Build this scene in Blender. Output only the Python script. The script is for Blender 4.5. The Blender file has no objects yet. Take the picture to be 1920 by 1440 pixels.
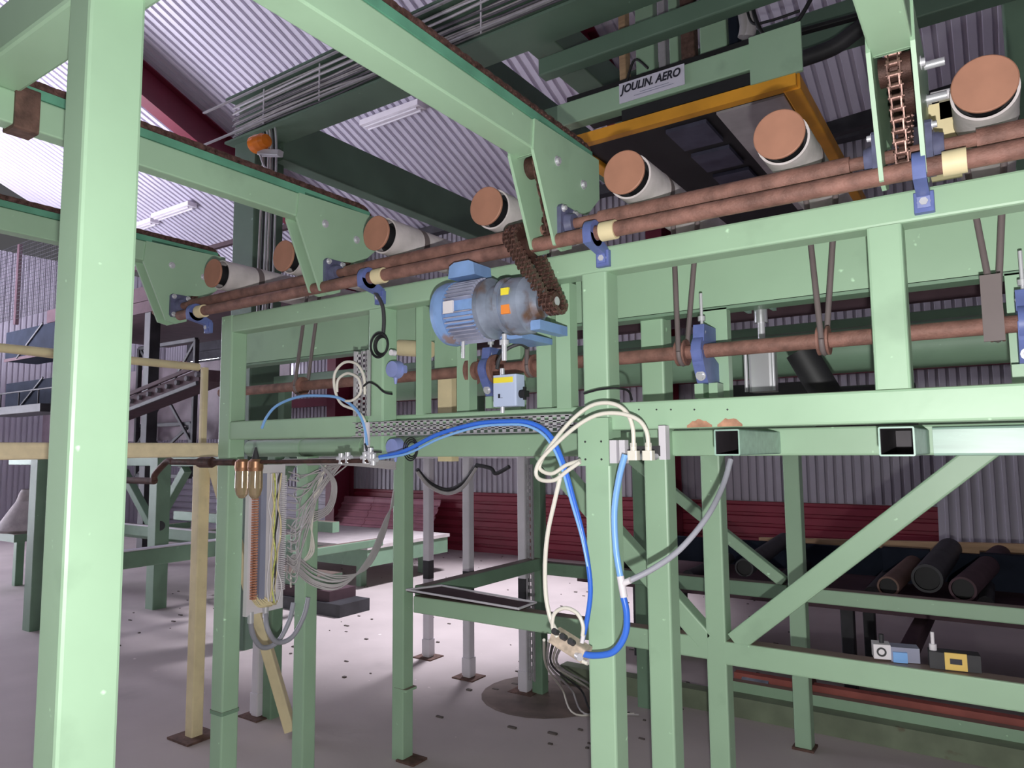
import bpy, math, random
from mathutils import Vector as V, Matrix
random.seed(7)
S = bpy.context.scene
COL = S.collection
# ------------------------------------------------------------------ camera, world, lights, exposure
F = 1340.0; PITCH = math.atan(123 / F); YAW = math.radians(34.1); ROLL = 0.0096; EYE = V((0, 0, 1.6))
f0 = V((-math.sin(YAW), math.cos(YAW), 0)); r0 = V((math.cos(YAW), math.sin(YAW), 0)); u0 = V((0, 0, 1))
FW = f0 * math.cos(PITCH) + u0 * math.sin(PITCH)
UP = -f0 * math.sin(PITCH) + u0 * math.cos(PITCH)
RT = r0 * math.cos(ROLL) - UP * math.sin(ROLL)
UP = UP * math.cos(ROLL) + r0 * math.sin(ROLL); UP = (UP - RT * UP.dot(RT)).normalized()
cam = bpy.data.cameras.new('camera'); co = bpy.data.objects.new('camera', cam); COL.objects.link(co)
cam.sensor_width = 36; cam.lens = F / 1920 * 36; cam.clip_start = 0.02; cam.clip_end = 200
m = Matrix((RT, UP, -FW)).transposed().to_4x4(); m.translation = EYE; co.matrix_world = m
S.camera = co
S.view_settings.view_transform = 'Standard'; S.view_settings.look = 'None'
S.view_settings.gamma = 1; S.view_settings.exposure = 0.0; S.view_settings.use_curve_mapping = False
w = bpy.data.worlds.new('sky'); S.world = w; w.use_nodes = True
bg = w.node_tree.nodes['Background']; bg.inputs[0].default_value = (0.96, 0.94, 1.0, 1); bg.inputs[1].default_value = 0.085
def light(name, typ, loc, energy, color=(1, 1, 1), size=1, size_y=None, aim=None, label=None):
    l = bpy.data.lights.new(name, typ); o = bpy.data.objects.new(name, l); COL.objects.link(o); o.location = loc
    l.energy = energy; l.color = color
    if typ == 'AREA':
        l.size = size
        if size_y: l.shape = 'RECTANGLE'; l.size_y = size_y
    else: l.shadow_soft_size = size
    if aim is not None: o.rotation_euler = (V(aim) - V(loc)).to_track_quat('-Z', 'Y').to_euler()
    return o
light('camera_flash', 'POINT', (0.02, 0.0, 1.47), 185, (1, 0.99, 0.97), 0.012)
light('loading_door_daylight', 'AREA', (-14.0, 2.0, 3.3), 1000, (0.88, 0.86, 1.0), 4.4, 3.0, aim=(-13.5, 2.9, 7.5))
sp = light('floor_patch_spot', 'SPOT', (-4.3, 6.4, 4.2), 1250, (0.92, 0.89, 1.0), 0.35, aim=(-4.8, 6.1, 0)); sp.data.spot_size = math.radians(74); sp.data.spot_blend = .55  # spot added under the beams for the bright floor patch; no rooflight exists
light('rear_fill', 'AREA', (-8.5, -6.0, 3.0), 50, (0.95, 0.93, 1.0), 6.0, 4.0, aim=(-5.5, 4.0, 3.5))  # soft fill lamp added on the open side behind the viewer; no door there
S.cycles.use_denoising = True
S.cycles.max_bounces = 6

# ------------------------------------------------------------------ helpers
def at(axis, v, px, py):
    """the point of the plane axis = v that the photograph shows at pixel (px, py)"""
    r = FW * F + RT * (px - 960) - UP * (py - 720); a = 'XYZ'.index(axis)
    return EYE + r * ((v - EYE[a]) / r[a])
def ax(axis, v, px, py, k): return at(axis, v, px, py)['XYZ'.index(k)]

class MB:
    def __init__(s): s.v = []; s.f = []; s.s = []
    def add(s, vs, fs, smooth=False):
        n = len(s.v); s.v += [tuple(p) for p in vs]; s.f += [tuple(n + i for i in f) for f in fs]; s.s += [smooth] * len(fs); return s
    def box(s, x0, x1, y0, y1, z0, z1):
        return s.add([(x, y, z) for z in (z0, z1) for x, y in ((x0, y0), (x1, y0), (x1, y1), (x0, y1))],
                     [(3, 2, 1, 0), (4, 5, 6, 7), (0, 1, 5, 4), (1, 2, 6, 5), (2, 3, 7, 6), (3, 0, 4, 7)])
    def sweep(s, ring, a, b, e1, e2, caps=True, smooth=False):
        n = len(ring); P = [a + e1 * x + e2 * y for x, y in ring]; Q = [b + e1 * x + e2 * y for x, y in ring]
        s.add(P + Q, [(i, (i + 1) % n, n + (i + 1) % n, n + i) for i in range(n)], smooth)
        if caps: s.add(P, [tuple(range(n - 1, -1, -1))]); s.add(Q, [tuple(range(n))])
        return s
    def bar(s, a, b, w=.08, h=.08, up=(0, 0, 1), r=.007, hollow=0, tw=.004):
        """rolled tube with rounded corners; w across, h along up"""
        a = V(a); b = V(b); d = (b - a).normalized(); up = V(up)
        if abs(d.dot(up)) > .98: up = V((0, 1, 0))
        e1 = d.cross(up).normalized(); e2 = e1.cross(d).normalized()
        def ring(w, h, r):
            R = []
            for cx, cy, a0 in ((w/2-r, h/2-r, 0), (-w/2+r, h/2-r, 90), (-w/2+r, -h/2+r, 180), (w/2-r, -h/2+r, 270)):
                for k in (0, 45, 90): t = math.radians(a0 + k); R.append((cx + r*math.cos(t), cy + r*math.sin(t)))
            return R
        R = ring(w, h, r)
        if not hollow: return s.sweep(R, a, b, e1, e2)
        I = ring(w - 2*tw, h - 2*tw, max(r - tw, .001)); n = len(R)
        s.sweep(R, a, b, e1, e2, caps=False); s.sweep(I[::-1], a + d*.0005, b, e1, e2, caps=False)
        s.add([a + e1*x + e2*y for x, y in R + I], [(i, n + i, n + (i+1) % n, (i+1) % n) for i in range(n)])
        return s.add([b + e1*x + e2*y for x, y in R], [tuple(range(n))])
    def cyl(s, a, b, r, r2=None, n=24, caps=True):
        a = V(a); b = V(b); d = (b - a).normalized(); r2 = r if r2 is None else r2
        u = V((0, 0, 1)) if abs(d.z) < .9 else V((1, 0, 0)); e1 = d.cross(u).normalized(); e2 = e1.cross(d)
        c = [(math.cos(2*math.pi*i/n), math.sin(2*math.pi*i/n)) for i in range(n)]
        P = [a + (e1*x + e2*y)*r for x, y in c]; Q = [b + (e1*x + e2*y)*r2 for x, y in c]
        s.add(P + Q, [(i, (i+1) % n, n + (i+1) % n, n + i) for i in range(n)], True)
        if caps: s.add(P, [tuple(range(n-1, -1, -1))]); s.add(Q, [tuple(range(n))])
        return s
    def lathe(s, c, axis, prof, n=28):
        """prof = [(distance along axis, radius)...]"""
        c = V(c); axis = V(axis).normalized()
        for (t0, ra), (t1, rb) in zip(prof, prof[1:]):
            if abs(t0 - t1) < 1e-6:
                s.ringface(c + axis*t0, axis, ra, rb, n)
            else: s.cyl(c + axis*t0, c + axis*t1, max(ra, 1e-4), max(rb, 1e-4), n, False)
        return s
    def ringface(s, c, d, ra, rb, n):
        u = V((0, 0, 1)) if abs(d.z) < .9 else V((1, 0, 0)); e1 = d.cross(u).normalized(); e2 = e1.cross(d)
        cs = [(math.cos(2*math.pi*i/n), math.sin(2*math.pi*i/n)) for i in range(n)]
        return s.add([c + (e1*x+e2*y)*max(ra, 1e-4) for x, y in cs] + [c + (e1*x+e2*y)*max(rb, 1e-4) for x, y in cs],
                     [(i, (i+1) % n, n+(i+1) % n, n+i) for i in range(n)])
    def tube(s, pts, r, n=8, k=6, closed=False):
        P = spline(pts, k); e1 = None; rings = []
        for i, p in enumerate(P):
            d = (P[min(i+1, len(P)-1)] - P[max(i-1, 0)])
            d = d.normalized() if d.length > 1e-9 else V((0, 0, 1))
            if e1 is None: e1 = d.orthogonal().normalized()
            e1 = (e1 - d*e1.dot(d)); e1 = e1.normalized() if e1.length > 1e-6 else d.orthogonal().normalized()
            e2 = d.cross(e1); rings.append([p + (e1*math.cos(2*math.pi*j/n) + e2*math.sin(2*math.pi*j/n))*r for j in range(n)])
        vs = [q for R in rings for q in R]
        s.add(vs, [(i*n+j, i*n+(j+1) % n, (i+1)*n+(j+1) % n, (i+1)*n+j) for i in range(len(P)-1) for j in range(n)], True)
        s.add(rings[0], [tuple(range(n-1, -1, -1))]); s.add(rings[-1], [tuple(range(n))]); return s
    def prism(s, poly, axis, v0, v1):
        """poly of 2-D points in the plane normal to axis ('X': y,z  'Y': x,z  'Z': x,y)"""
        f = {'X': lambda p, v: (v, p[0], p[1]), 'Y': lambda p, v: (p[0], v, p[1]), 'Z': lambda p, v: (p[0], p[1], v)}[axis]
        n = len(poly); A = [f(p, v0) for p in poly]; B = [f(p, v1) for p in poly]
        return s.add(A + B, [tuple(range(n-1, -1, -1)), tuple(range(n, 2*n))] + [(i, (i+1) % n, n+(i+1) % n, n+i) for i in range(n)])
    def bolt(s, c, d, r=.008, h=.008):
        c = V(c); d = V(d).normalized(); s.cyl(c, c + d*.002, r*1.5, n=12); return s.cyl(c + d*.002, c + d*(h+.002), r, n=6)
    def build(s, name, mat, parent=None, fix=True):
        me = bpy.data.meshes.new(name); me.from_pydata(s.v, [], s.f)
        me.polygons.foreach_set('use_smooth', s.s); me.materials.append(mat); me.update()
        if fix:
            import bmesh
            b = bmesh.new(); b.from_mesh(me); bmesh.ops.recalc_face_normals(b, faces=b.faces); b.to_mesh(me); b.free()
        o = bpy.data.objects.new(name, me); COL.objects.link(o)
        if parent: o.parent = parent; o.matrix_parent_inverse = parent.matrix_basis.inverted()
        return o
def spline(pts, k=6):
    pts = [V(p) for p in pts]
    if k <= 1 or len(pts) < 3: return pts
    out = []
    for i in range(len(pts)-1):
        p0 = pts[max(i-1, 0)]; p1 = pts[i]; p2 = pts[i+1]; p3 = pts[min(i+2, len(pts)-1)]
        for j in range(k):
            t = j/k; out.append(.5*((2*p1)+(p2-p0)*t+(2*p0-5*p1+4*p2-p3)*t*t+(3*p1-p0-3*p2+p3)*t**3))
    out.append(pts[-1]); return out
def tag(o, label, cat, group=None, kind=None):
    if label: o['label'] = label
    if cat: o['category'] = cat
    if group: o['group'] = group
    if kind: o['kind'] = kind
    return o
def thing(name, loc, label=None, cat=None, group=None, kind=None):
    o = bpy.data.objects.new(name, None); COL.objects.link(o); o.location = loc; o.empty_display_size = .1
    o.matrix_basis = Matrix.Translation(V(loc)); return tag(o, label, cat, group, kind)
def inst(src, parent, mat4, name=None):
    o = src.copy(); COL.objects.link(o); o.parent = parent
    o.matrix_parent_inverse = Matrix.Identity(4) if parent is None else parent.matrix_basis.inverted(); o.matrix_basis = mat4; return o
def copy_tree(o, delta, label=None):
    c = o.copy(); COL.objects.link(c); c.matrix_basis = Matrix.Translation(V(delta)) @ o.matrix_basis
    if label: c['label'] = label
    def kids(src, dst):
        for ch in list(src.children):
            mpi = ch.matrix_parent_inverse.copy(); mb_ = ch.matrix_basis.copy(); d = ch.copy(); COL.objects.link(d); d.parent = dst; d.matrix_parent_inverse = mpi; d.matrix_basis = mb_; kids(ch, d)
    kids(o, c); return c

# ------------------------------------------------------------------ materials
def mat(name, col, rough=.5, metal=0, var=.12, scale=6, rust=0, rustcol=(.12, .05, .03), scr=0, bump=.0, bscale=60, emit=None, alpha=None, trans=0, stretch=None, spec=.5, dust=None):
    M = bpy.data.materials.new(name); M.use_nodes = True; N = M.node_tree.nodes; L = M.node_tree.links; B = N['Principled BSDF']
    B.inputs['Roughness'].default_value = rough; B.inputs['Metallic'].default_value = metal; B.inputs['Specular IOR Level'].default_value = spec
    if emit:
        B.inputs['Emission Color'].default_value = (*emit[0], 1); B.inputs['Emission Strength'].default_value = emit[1]
    if trans: B.inputs['Transmission Weight'].default_value = trans
    tc = N.new('ShaderNodeTexCoord'); mp = N.new('ShaderNodeMapping'); L.new(tc.outputs['Object'], mp.inputs[0])
    if stretch: mp.inputs['Scale'].default_value = stretch
    def noise(sc, det=4):
        n = N.new('ShaderNodeTexNoise'); n.inputs['Scale'].default_value = sc; n.inputs['Detail'].default_value = det; L.new(mp.outputs[0], n.inputs['Vector']); return n
    def ramp(src, p0, p1):
        r = N.new('ShaderNodeMapRange'); r.inputs[1].default_value = p0; r.inputs[2].default_value = p1; L.new(src, r.inputs[0]); return r.outputs[0]
    def mix(fac, a, b):
        x = N.new('ShaderNodeMix'); x.data_type = 'RGBA'
        L.new(fac, x.inputs[0])
        for sock, c in ((x.inputs[6], a), (x.inputs[7], b)):
            if isinstance(c, tuple): sock.default_value = (*c, 1)
            else: L.new(c, sock)
        return x.outputs[2]
    n1 = noise(scale)
    c = mix(ramp(n1.outputs[0], .3, .7), tuple(max(0, q*(1-var)) for q in col), tuple(min(1, q*(1+var)) for q in col))
    if scr:
        n2 = noise(scale*9, 2); c = mix(ramp(n2.outputs[0], .77 - .03*scr, .80), c, tuple(min(1, q*1.7+.05) for q in col))
        n3 = noise(scale*1.3, 6); c = mix(ramp(n3.outputs[0], .62, .85), c, tuple(q*.72 for q in col))
    if rust:
        n4 = noise(scale*.7, 8); c = mix(ramp(n4.outputs[0], .74-.14*rust, .80-.10*rust), c, rustcol)
    if dust:
        ge = N.new('ShaderNodeNewGeometry'); sx = N.new('ShaderNodeSeparateXYZ'); L.new(ge.outputs['True Normal'], sx.inputs[0])
        c = mix(ramp(sx.outputs[2], .90, .97), c, dust)
    L.new(c, B.inputs['Base Color'])
    if bump:
        nb = noise(bscale, 3); bp = N.new('ShaderNodeBump'); bp.inputs['Strength'].default_value = bump; bp.inputs['Distance'].default_value = .01
        L.new(nb.outputs[0], bp.inputs['Height']); L.new(bp.outputs[0], B.inputs['Normal'])
    return M
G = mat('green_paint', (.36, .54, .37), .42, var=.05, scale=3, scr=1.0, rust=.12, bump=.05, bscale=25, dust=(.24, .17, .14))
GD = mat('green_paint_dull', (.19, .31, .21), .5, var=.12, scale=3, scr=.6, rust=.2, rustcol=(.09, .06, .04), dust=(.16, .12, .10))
GP = mat('pale_green_tube', (.33, .50, .42), .33, var=.14, scale=5, scr=1, stretch=(1, 8, 8))
RUST = mat('rusty_steel', (.25, .125, .10), .65, metal=.1, var=.35, scale=22, scr=.3, bump=.25, bscale=160)
RUSTD = mat('dark_rusty_steel', (.085, .04, .032), .6, metal=.4, var=.4, scale=30, bump=.2, bscale=200)
ENDR = mat('rusty_weld', (.12, .065, .05), .8, var=.4, scale=30, bump=.3)
STEEL = mat('zinc_steel', (.66, .66, .70), .35, metal=.35, var=.1)
GALV = mat('galvanised_sheet', (.55, .53, .56), .45, metal=.35, var=.12, scale=12, rust=.3, rustcol=(.25, .15, .12))
ALU = mat('bright_aluminium', (.75, .75, .78), .28, metal=.7, var=.05)
BLUEP = mat('blue_bearing_paint', (.13, .17, .42), .45, var=.15, scale=20, scr=1, rust=.3)
MOTB = mat('blue_motor_paint', (.22, .36, .66), .42, var=.14, scale=12, scr=1, rust=.45, rustcol=(.30, .22, .22))
MOTG = mat('worn_grey_blue_metal', (.27, .31, .40), .4, metal=.3, var=.3, scale=14, rust=1.5, rustcol=(.17, .10, .07))
CREAM = mat('cream_paint', (.80, .68, .42), .55, var=.1, scale=8, scr=.5, rust=.15)
ROLLW = mat('off_white_roller', (.66, .60, .60), .6, var=.14, scale=14, rust=.25, rustcol=(.35, .24, .2), bump=.1)
CAPB = mat('brown_end_cap', (.40, .19, .125), .6, var=.10, scale=10, bump=.04)
PURPD = mat('shaded_rusty_tube_inside', (.05, .042, .05), .6, var=.3)  # liner colour holding the shade and rust inside open tubes
BLACK = mat('black_rubber', (.012, .012, .014), .6, var=.2)
DARK = mat('dark_steel', (.04, .04, .045), .6, metal=.1, var=.3)
WHITEH = mat('white_hose', (.78, .74, .66), .35, var=.04)
BLUEH = mat('blue_hose', (.045, .17, .72), .3, var=.06)
LBLUEH = mat('pale_blue_hose', (.22, .45, .85), .3, var=.06)
GREYH = mat('grey_hose', (.38, .38, .44), .45, var=.08)
GREYC = mat('grey_cable', (.50, .47, .48), .5, var=.12)
WHITEP = mat('white_plastic', (.78, .74, .78), .45, var=.06)
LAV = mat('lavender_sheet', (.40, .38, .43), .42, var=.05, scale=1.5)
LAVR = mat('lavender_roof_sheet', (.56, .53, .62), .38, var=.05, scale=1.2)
REDW = mat('red_wall_sheet', (.25, .022, .045), .5, var=.1, scale=2)
REDS = mat('dark_red_steel', (.15, .012, .03), .45, var=.12, scale=3)
PINK = mat('faded_red_sheet', (.46, .20, .25), .45, var=.1)
WPOST = mat('white_post_paint', (.68, .65, .70), .45, var=.06)
ORANGE = mat('orange_paint', (.80, .36, .03), .45, var=.15, scale=4, rust=.2)
AMBER = mat('amber_lens', (.85, .22, .02), .15, var=.1)
YEL = mat('yellow_sticker', (.9, .75, .05), .5, var=.03)
ORS = mat('orange_sticker', (.9, .28, .05), .5, var=.05)
WOOD = mat('pale_timber', (.52, .34, .20), .7, var=.15, scale=5, stretch=(.5, 8, 8))
TIMB = mat('cream_timber_bar', (.80, .66, .44), .6, var=.08, scale=6, stretch=(.5, 4, 4))
COPPER = mat('coppery_casting', (.45, .24, .14), .35, metal=.7, var=.2)
BOWL = mat('smoked_bowl', (.55, .42, .26), .08, var=.05, trans=.55)
PURP = mat('purple_brown_steel', (.09, .055, .065), .75, var=.15, spec=.2)
NAVY = mat('dark_blue_sheet', (.018, .023, .036), .85, var=.2, spec=.08)
SACK = mat('woven_sack', (.42, .38, .37), .8, var=.15, scale=12, bump=.2)
LITB = mat('blue_crate', (.05, .17, .75), .4, var=.05)
COPW = mat('copper_terminal', (.55, .25, .16), .5, var=.2, scale=40)
GREYP = mat('grey_plastic', (.30, .31, .42), .5, var=.08)
INK = mat('black_ink', (.02, .02, .035), .5, var=0)
SKYP = mat('bright_window_pane', (.9, .9, .95), .2, var=0, emit=((.88, .88, 1.0), 14))
CON = mat('concrete_floor', (.50, .44, .425), .75, var=.10, scale=1.3, bump=.08, bscale=30, scr=.4)
OLIVE = mat('dirty_green_beam', (.20, .24, .16), .7, var=.2, scale=6, rust=.5)

# ------------------------------------------------------------------ the building
WY = 9.2; EAVE = 5.42; K = .43; WX = -16.0; EX = 3.6
def roofz(y): return EAVE + K*(WY - y)
mb = MB(); mb.add([(WX, -4, 0), (EX+3, -4, 0), (EX+3, WY+.1, 0), (WX, WY+.1, 0), (WX, -4, -.2), (EX+3, -4, -.2), (EX+3, WY+.1, -.2), (WX, WY+.1, -.2)],
    [(0, 1, 2, 3), (7, 6, 5, 4), (0, 4, 5, 1), (1, 5, 6, 2), (2, 6, 7, 3), (3, 7, 4, 0)])
tag(mb.build('floor', CON), None, None, kind='structure')
def ribs(u0, u1, pitch=.1, depth=.022):
    """corrugated profile points (u, d)"""
    P = []; u = u0
    while u < u1 - 1e-6:
        P += [(u, 0), (u + pitch*.58, 0), (u + pitch*.66, depth), (u + pitch*.92, depth)]; u += pitch
    P.append((u1, 0)); return P
def sheet(mb, P, f, th=.002):
    """P profile, f(u, d, t) -> point, t = 0..1 along the ribs"""
    n = len(P); mb.add([f(u, d, t) for t in (0, 1) for u, d in P], [(i, i+1, n+i+1, n+i) for i in range(n-1)])
ceil = thing('ceiling', (0, 0, 6), kind='structure')
x = WX
while x < EX:
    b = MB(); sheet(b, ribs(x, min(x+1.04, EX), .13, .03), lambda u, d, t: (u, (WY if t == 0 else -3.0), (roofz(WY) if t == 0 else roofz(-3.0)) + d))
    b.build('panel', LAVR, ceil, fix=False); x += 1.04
wb = thing('wall_back', (0, WY, 0), kind='structure')
x = WX
while x < EX+1:
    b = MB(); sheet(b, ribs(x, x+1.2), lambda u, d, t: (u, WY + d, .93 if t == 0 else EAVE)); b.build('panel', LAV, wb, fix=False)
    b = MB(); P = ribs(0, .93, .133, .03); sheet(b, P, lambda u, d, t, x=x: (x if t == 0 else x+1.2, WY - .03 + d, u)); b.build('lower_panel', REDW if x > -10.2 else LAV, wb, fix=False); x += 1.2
for z0, h in ((2.45, .16), (3.5, .16)): MB().box(WX, EX, WY-.12, WY-.002, z0, z0+h).build('wall_rail', REDS, wb)
MB().box(WX, EX, WY-.16, WY, EAVE-.16, EAVE-.02).build('eave_rail', DARK, wb)
wr = thing('wall_right', (EX+.9, 4, 0), kind='structure')
for k in range(10):
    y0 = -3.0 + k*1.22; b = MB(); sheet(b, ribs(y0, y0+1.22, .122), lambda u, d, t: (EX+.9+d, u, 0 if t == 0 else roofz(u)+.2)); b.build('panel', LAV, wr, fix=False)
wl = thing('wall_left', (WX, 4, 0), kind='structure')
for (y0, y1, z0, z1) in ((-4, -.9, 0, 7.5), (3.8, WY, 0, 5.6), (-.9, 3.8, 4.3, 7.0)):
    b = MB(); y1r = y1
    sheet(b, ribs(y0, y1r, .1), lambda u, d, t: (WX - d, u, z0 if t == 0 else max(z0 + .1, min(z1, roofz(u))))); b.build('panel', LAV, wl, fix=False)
# bright opening: a glazed gate in the left wall
wn = thing('window_1', (WX, 1.4, 0), kind='structure')
for i in range(8):
    for j in range(7):
        MB().box(WX+.02, WX+.04, -.85+i*.59, -.34+i*.59, .08+j*.6, .60+j*.6).build('pane', SKYP, wn)
mb = MB()
for i in range(9): mb.box(WX, WX+.08, -.92+i*.59, -.84+i*.59, 0, 4.3)
for j in range(8): mb.box(WX, WX+.07, -.9, 3.8, j*.6, .08+j*.6)
mb.build('frame', DARK, wn)
# red portal frames: column + rafter, I section
def i_beam(mb, a, b, wd, ht, side, t=.014):
    a = V(a); b = V(b); d = (b-a).normalized(); side = V(side); e = side.cross(d).normalized()
    for off, ww, hh in ((0, t, ht), (ht/2, wd, t*1.4), (-ht/2, wd, t*1.4)):
        R = [(-ww/2, -hh/2), (ww/2, -hh/2), (ww/2, hh/2), (-ww/2, hh/2)]
        mb.sweep(R, a + e*off, b + e*off, side, e)
    return mb
for i, X in enumerate((-9.75, -3.6, 2.5)):
    p = thing('trim_%d' % (i+1), (X, WY, 0), kind='structure')
    i_beam(MB(), (X, WY-.3, 0), (X, WY-.3, EAVE-.05), .22, .44, (1, 0, 0)).build('column', REDS, p)
    i_beam(MB(), (X, WY-.1, roofz(WY-.1)-.34), (X, -3, roofz(-3)-.34), .22, .46, (1, 0, 0)).build('rafter', REDS, p)
# long tube light fittings under the roof
def roof_lamp(px, py, n, label, group=None):
    r = FW*F + RT*(px-960) - UP*(py-720); t = (EAVE + K*WY - .1 - EYE.z)/(r.z + K*r.y); p = EYE + r*t
    o = thing('tube_light', p, label, 'light', 'tube lights under the corrugated roof')
    MB().box(p.x-n, p.x+n, p.y-.09, p.y+.09, p.z-.02, p.z+.06).build('housing', WHITEP, o)
    for s in (-.045, .045): MB().cyl((p.x-n+.05, p.y+s, p.z-.04), (p.x+n-.05, p.y+s, p.z-.04), .016, n=10).build('tube', WPOST, o)
roof_lamp(325, 397, .62, 'long white tube light on the bright roof, just left of the dark column')
roof_lamp(262, 425, .55, 'long white tube light on the bright roof, partly hidden by the near green post')
roof_lamp(735, 218, .55, 'long unlit tube light on the roof, seen between the dark beam and the chain arm')

# ------------------------------------------------------------------ front roller table frame (plane Y = 1.98)
YF = 1.98
tb = thing('roller_table_frame', (-1.4, YF, 0), 'long green welded tube frame carrying the row of white rollers', 'frame')
def tube_part(name, a, b, w=.08, h=.08, mat=None, parent=None, **k): return MB().bar(a, b, w, h, **k).build(name, mat or G, parent)
c4 = .04
YC = YF + c4
tube_part('rail', (-2.90, YC, 2.192), (1.0, YC, 2.192), parent=tb)
tube_part('rail', (-2.90, YC, 1.698), (-2.08, YC, 1.698), h=.084, parent=tb)
tube_part('rail', (-.985, YC, 1.698), (1.0, YC, 1.698), h=.084, parent=tb)
tube_part('rail', (-2.02, 2.11, 1.715), (-1.06, 2.11, 1.715), h=.05, w=.07, parent=tb)
tube_part('post', (-2.94, YC, 0), (-2.94, YC, 2.232), parent=tb, w=.085, h=.085)
tube_part('post', (-1.025, YC, 0), (-1.025, YC, 2.152), parent=tb, w=.088, h=.085)
tube_part('upright', (-.207, YC, 1.74), (-.207, YC, 2.152), parent=tb)
tube_part('upright', (-1.978, YC, 1.60), (-1.978, YC, 2.152), parent=tb)
for xa, xb, yy in ((-1.85, -1.815, 2.07), (-1.33, -1.27, 2.12), (-1.22, -1.165, 2.07), (-1.72, -1.66, 2.16)):
    MB().box(xa, xb, yy, yy+.05, 1.735, 2.16).build('upright', G, tb)
MB().box(-1.90, -1.78, 2.24, 2.25, 1.9, 2.16).build('mounting_plate', G, tb)
b = MB(); b.prism([(-1.077, 1.548), (-.972, 1.548), (-.972, 1.694), (-1.077, 1.694)], 'Y', 1.952, 1.98)
b.build('cover_plate', G, tb)
b = MB()
for xx in (-1.052, -.997):
    for zz in (1.568, 1.622): b.cyl((xx, 1.9515, zz), (xx, 1.954, zz), .0035, n=10)
b.build('screw_hole', DARK, tb)
b = MB()
for px in (1198, 1231, 1258, 1302, 1364): q = at('Y', YF, px, 768); b.cyl((q.x, YF-.0008, q.z), (q.x, YF+.003, q.z), .0028, n=8)
b.build('screw_hole', DARK, tb)
# weld collars on the legs
for X, Y, Z, wd in ((-2.94, YC, .45, .092), (-1.978, 0, 0, 0)):
    if wd: MB().bar((X, Y, Z-.008), (X, Y, Z+.008), wd, wd).build('weld_collar', GD, tb)
# far side of the roller table
fr = thing('far_roller_frame', (-1.4, 3.9, 0), 'shaded green far side frame behind the row of rollers', 'frame')
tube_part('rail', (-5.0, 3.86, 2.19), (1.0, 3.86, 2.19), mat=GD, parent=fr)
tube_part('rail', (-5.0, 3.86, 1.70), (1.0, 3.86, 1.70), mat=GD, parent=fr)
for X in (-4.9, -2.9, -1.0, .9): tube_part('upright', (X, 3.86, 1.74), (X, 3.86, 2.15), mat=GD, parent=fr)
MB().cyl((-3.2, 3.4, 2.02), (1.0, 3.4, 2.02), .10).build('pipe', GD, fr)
MB().box(-3.6, 1.2, 4.40, 4.46, 2.38, 2.72).build('cover_sheet', PURP, fr)
MB().box(-3.6, 1.2, 4.37, 4.40, 2.44, 2.47).build('cover_rib', REDS, fr)
MB().box(-3.6, 1.2, 4.37, 4.40, 2.60, 2.63).build('cover_rib', REDS, fr)

# ------------------------------------------------------------------ inner support frame (planes Y = 2.42 and 2.86)
sf = thing('support_frame', (-1.4, 2.8, 0), 'green lower support frame with diagonal braces under the roller table', 'frame')
YB = 2.86 + c4
# sub beam
tube_part('beam', (-2.28, 2.46, 1.617), (1.0, 2.46, 1.617), h=.09, parent=sf)
MB().cyl((-3.4, 2.46, 1.62), (-2.28, 2.46, 1.62), .046).build('pipe_beam', G, sf)
for X in (-2.96, -2.52): MB().cyl((X-.006, 2.46, 1.62), (X+.006, 2.46, 1.62), .049).build('weld_collar', G, sf)
def post_px(pxl, py, Y, z0, z1, w=.08, name='post', m=None, par=sf):
    xl = at('Y', Y, pxl, py).x; return tube_part(name, (xl+w/2, Y+w/2, z0), (xl+w/2, Y+w/2, z1), w, w, parent=par, mat=m)
post_px(549, 1244, 2.40, 0, 1.575); post_px(1207, 889, 2.36, 0, 2.08, w=.086); post_px(1316, 978, 2.86, 0, 2.08)
post_px(735.5, 1100, 2.86, 0, 1.575); 
p = at('Z', 0, 468, 1352); tube_part('post', (-3.75, 2.9, 0), (-3.75, 2.9, 1.575), parent=sf, mat=GD)
tube_part('cross_beam', (-2.57, YB, .802), (-.95, YB, .802), parent=sf, h=.085, w=.078)
tube_part('cross_beam', (-.94, YB, .795), (1.0, YB, .795), parent=sf, h=.09)
tube_part('brace', (-1.80, YB, 1.60), (-1.02, YB, .83), parent=sf)
tube_part('brace', (-.90, YB, .84), (-.02, YB, 1.60), parent=sf, w=.075)
tube_part('brace', (-3.9, 2.9, 1.15), (-3.6, 2.9, 1.57), parent=sf, mat=GD, w=.06, h=.06)
for X, Y in ((-2.66, 2.9), (-1.0, 2.42)): MB().bar((X, Y, .35), (X, Y, .362), .088, .088).build('weld_collar', G, sf)
MB().box(-2.675, -2.555, 2.845, 2.955, 0, .01).build('foot_plate', ENDR, sf)
# square tube ends sticking out towards the viewer
for xa, xb, zc in ((-.657, -.586, 1.614), (-.245, -.166, 1.611)):
    MB().bar((.5*(xa+xb), 1.975, zc), (.5*(xa+xb), 2.42, zc), xb-xa, .072, hollow=1, r=.004).build('stub_tube', GP, sf); MB().bar((.5*(xa+xb), 1.978, zc), (.5*(xa+xb), 2.30, zc), xb-xa-.0075, .0645, hollow=1, r=.002, tw=.001).build('bore', PURPD, sf)  # liner darkens the open end: shade and rust put into its colour
MB().bar((-.155, 2.395, 1.612), (1.0, 2.395, 1.612), .03, .082).build('pale_beam', GP, sf)
# deep beam with the shaft bearings
db = thing('roller_drive_beam', (-1.4, 2.3, 1.9), 'deep green inner beam behind the hanging round belts', 'beam')
MB().box(-3.4, 1.0, 2.32, 2.33, 2.065, 2.26).build('web', G, db)
MB().box(-3.4, 1.0, 2.32, 2.40, 2.055, 2.067).build('flange', GD, db)
for xa, xb in ((-.80, -.715), (.04, .13), (-2.35, -2.25), (-1.62, -1.53)):
    MB().box(xa, xb, 2.32, 2.36, 1.74, 2.06).build('hanger', G, db)

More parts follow.
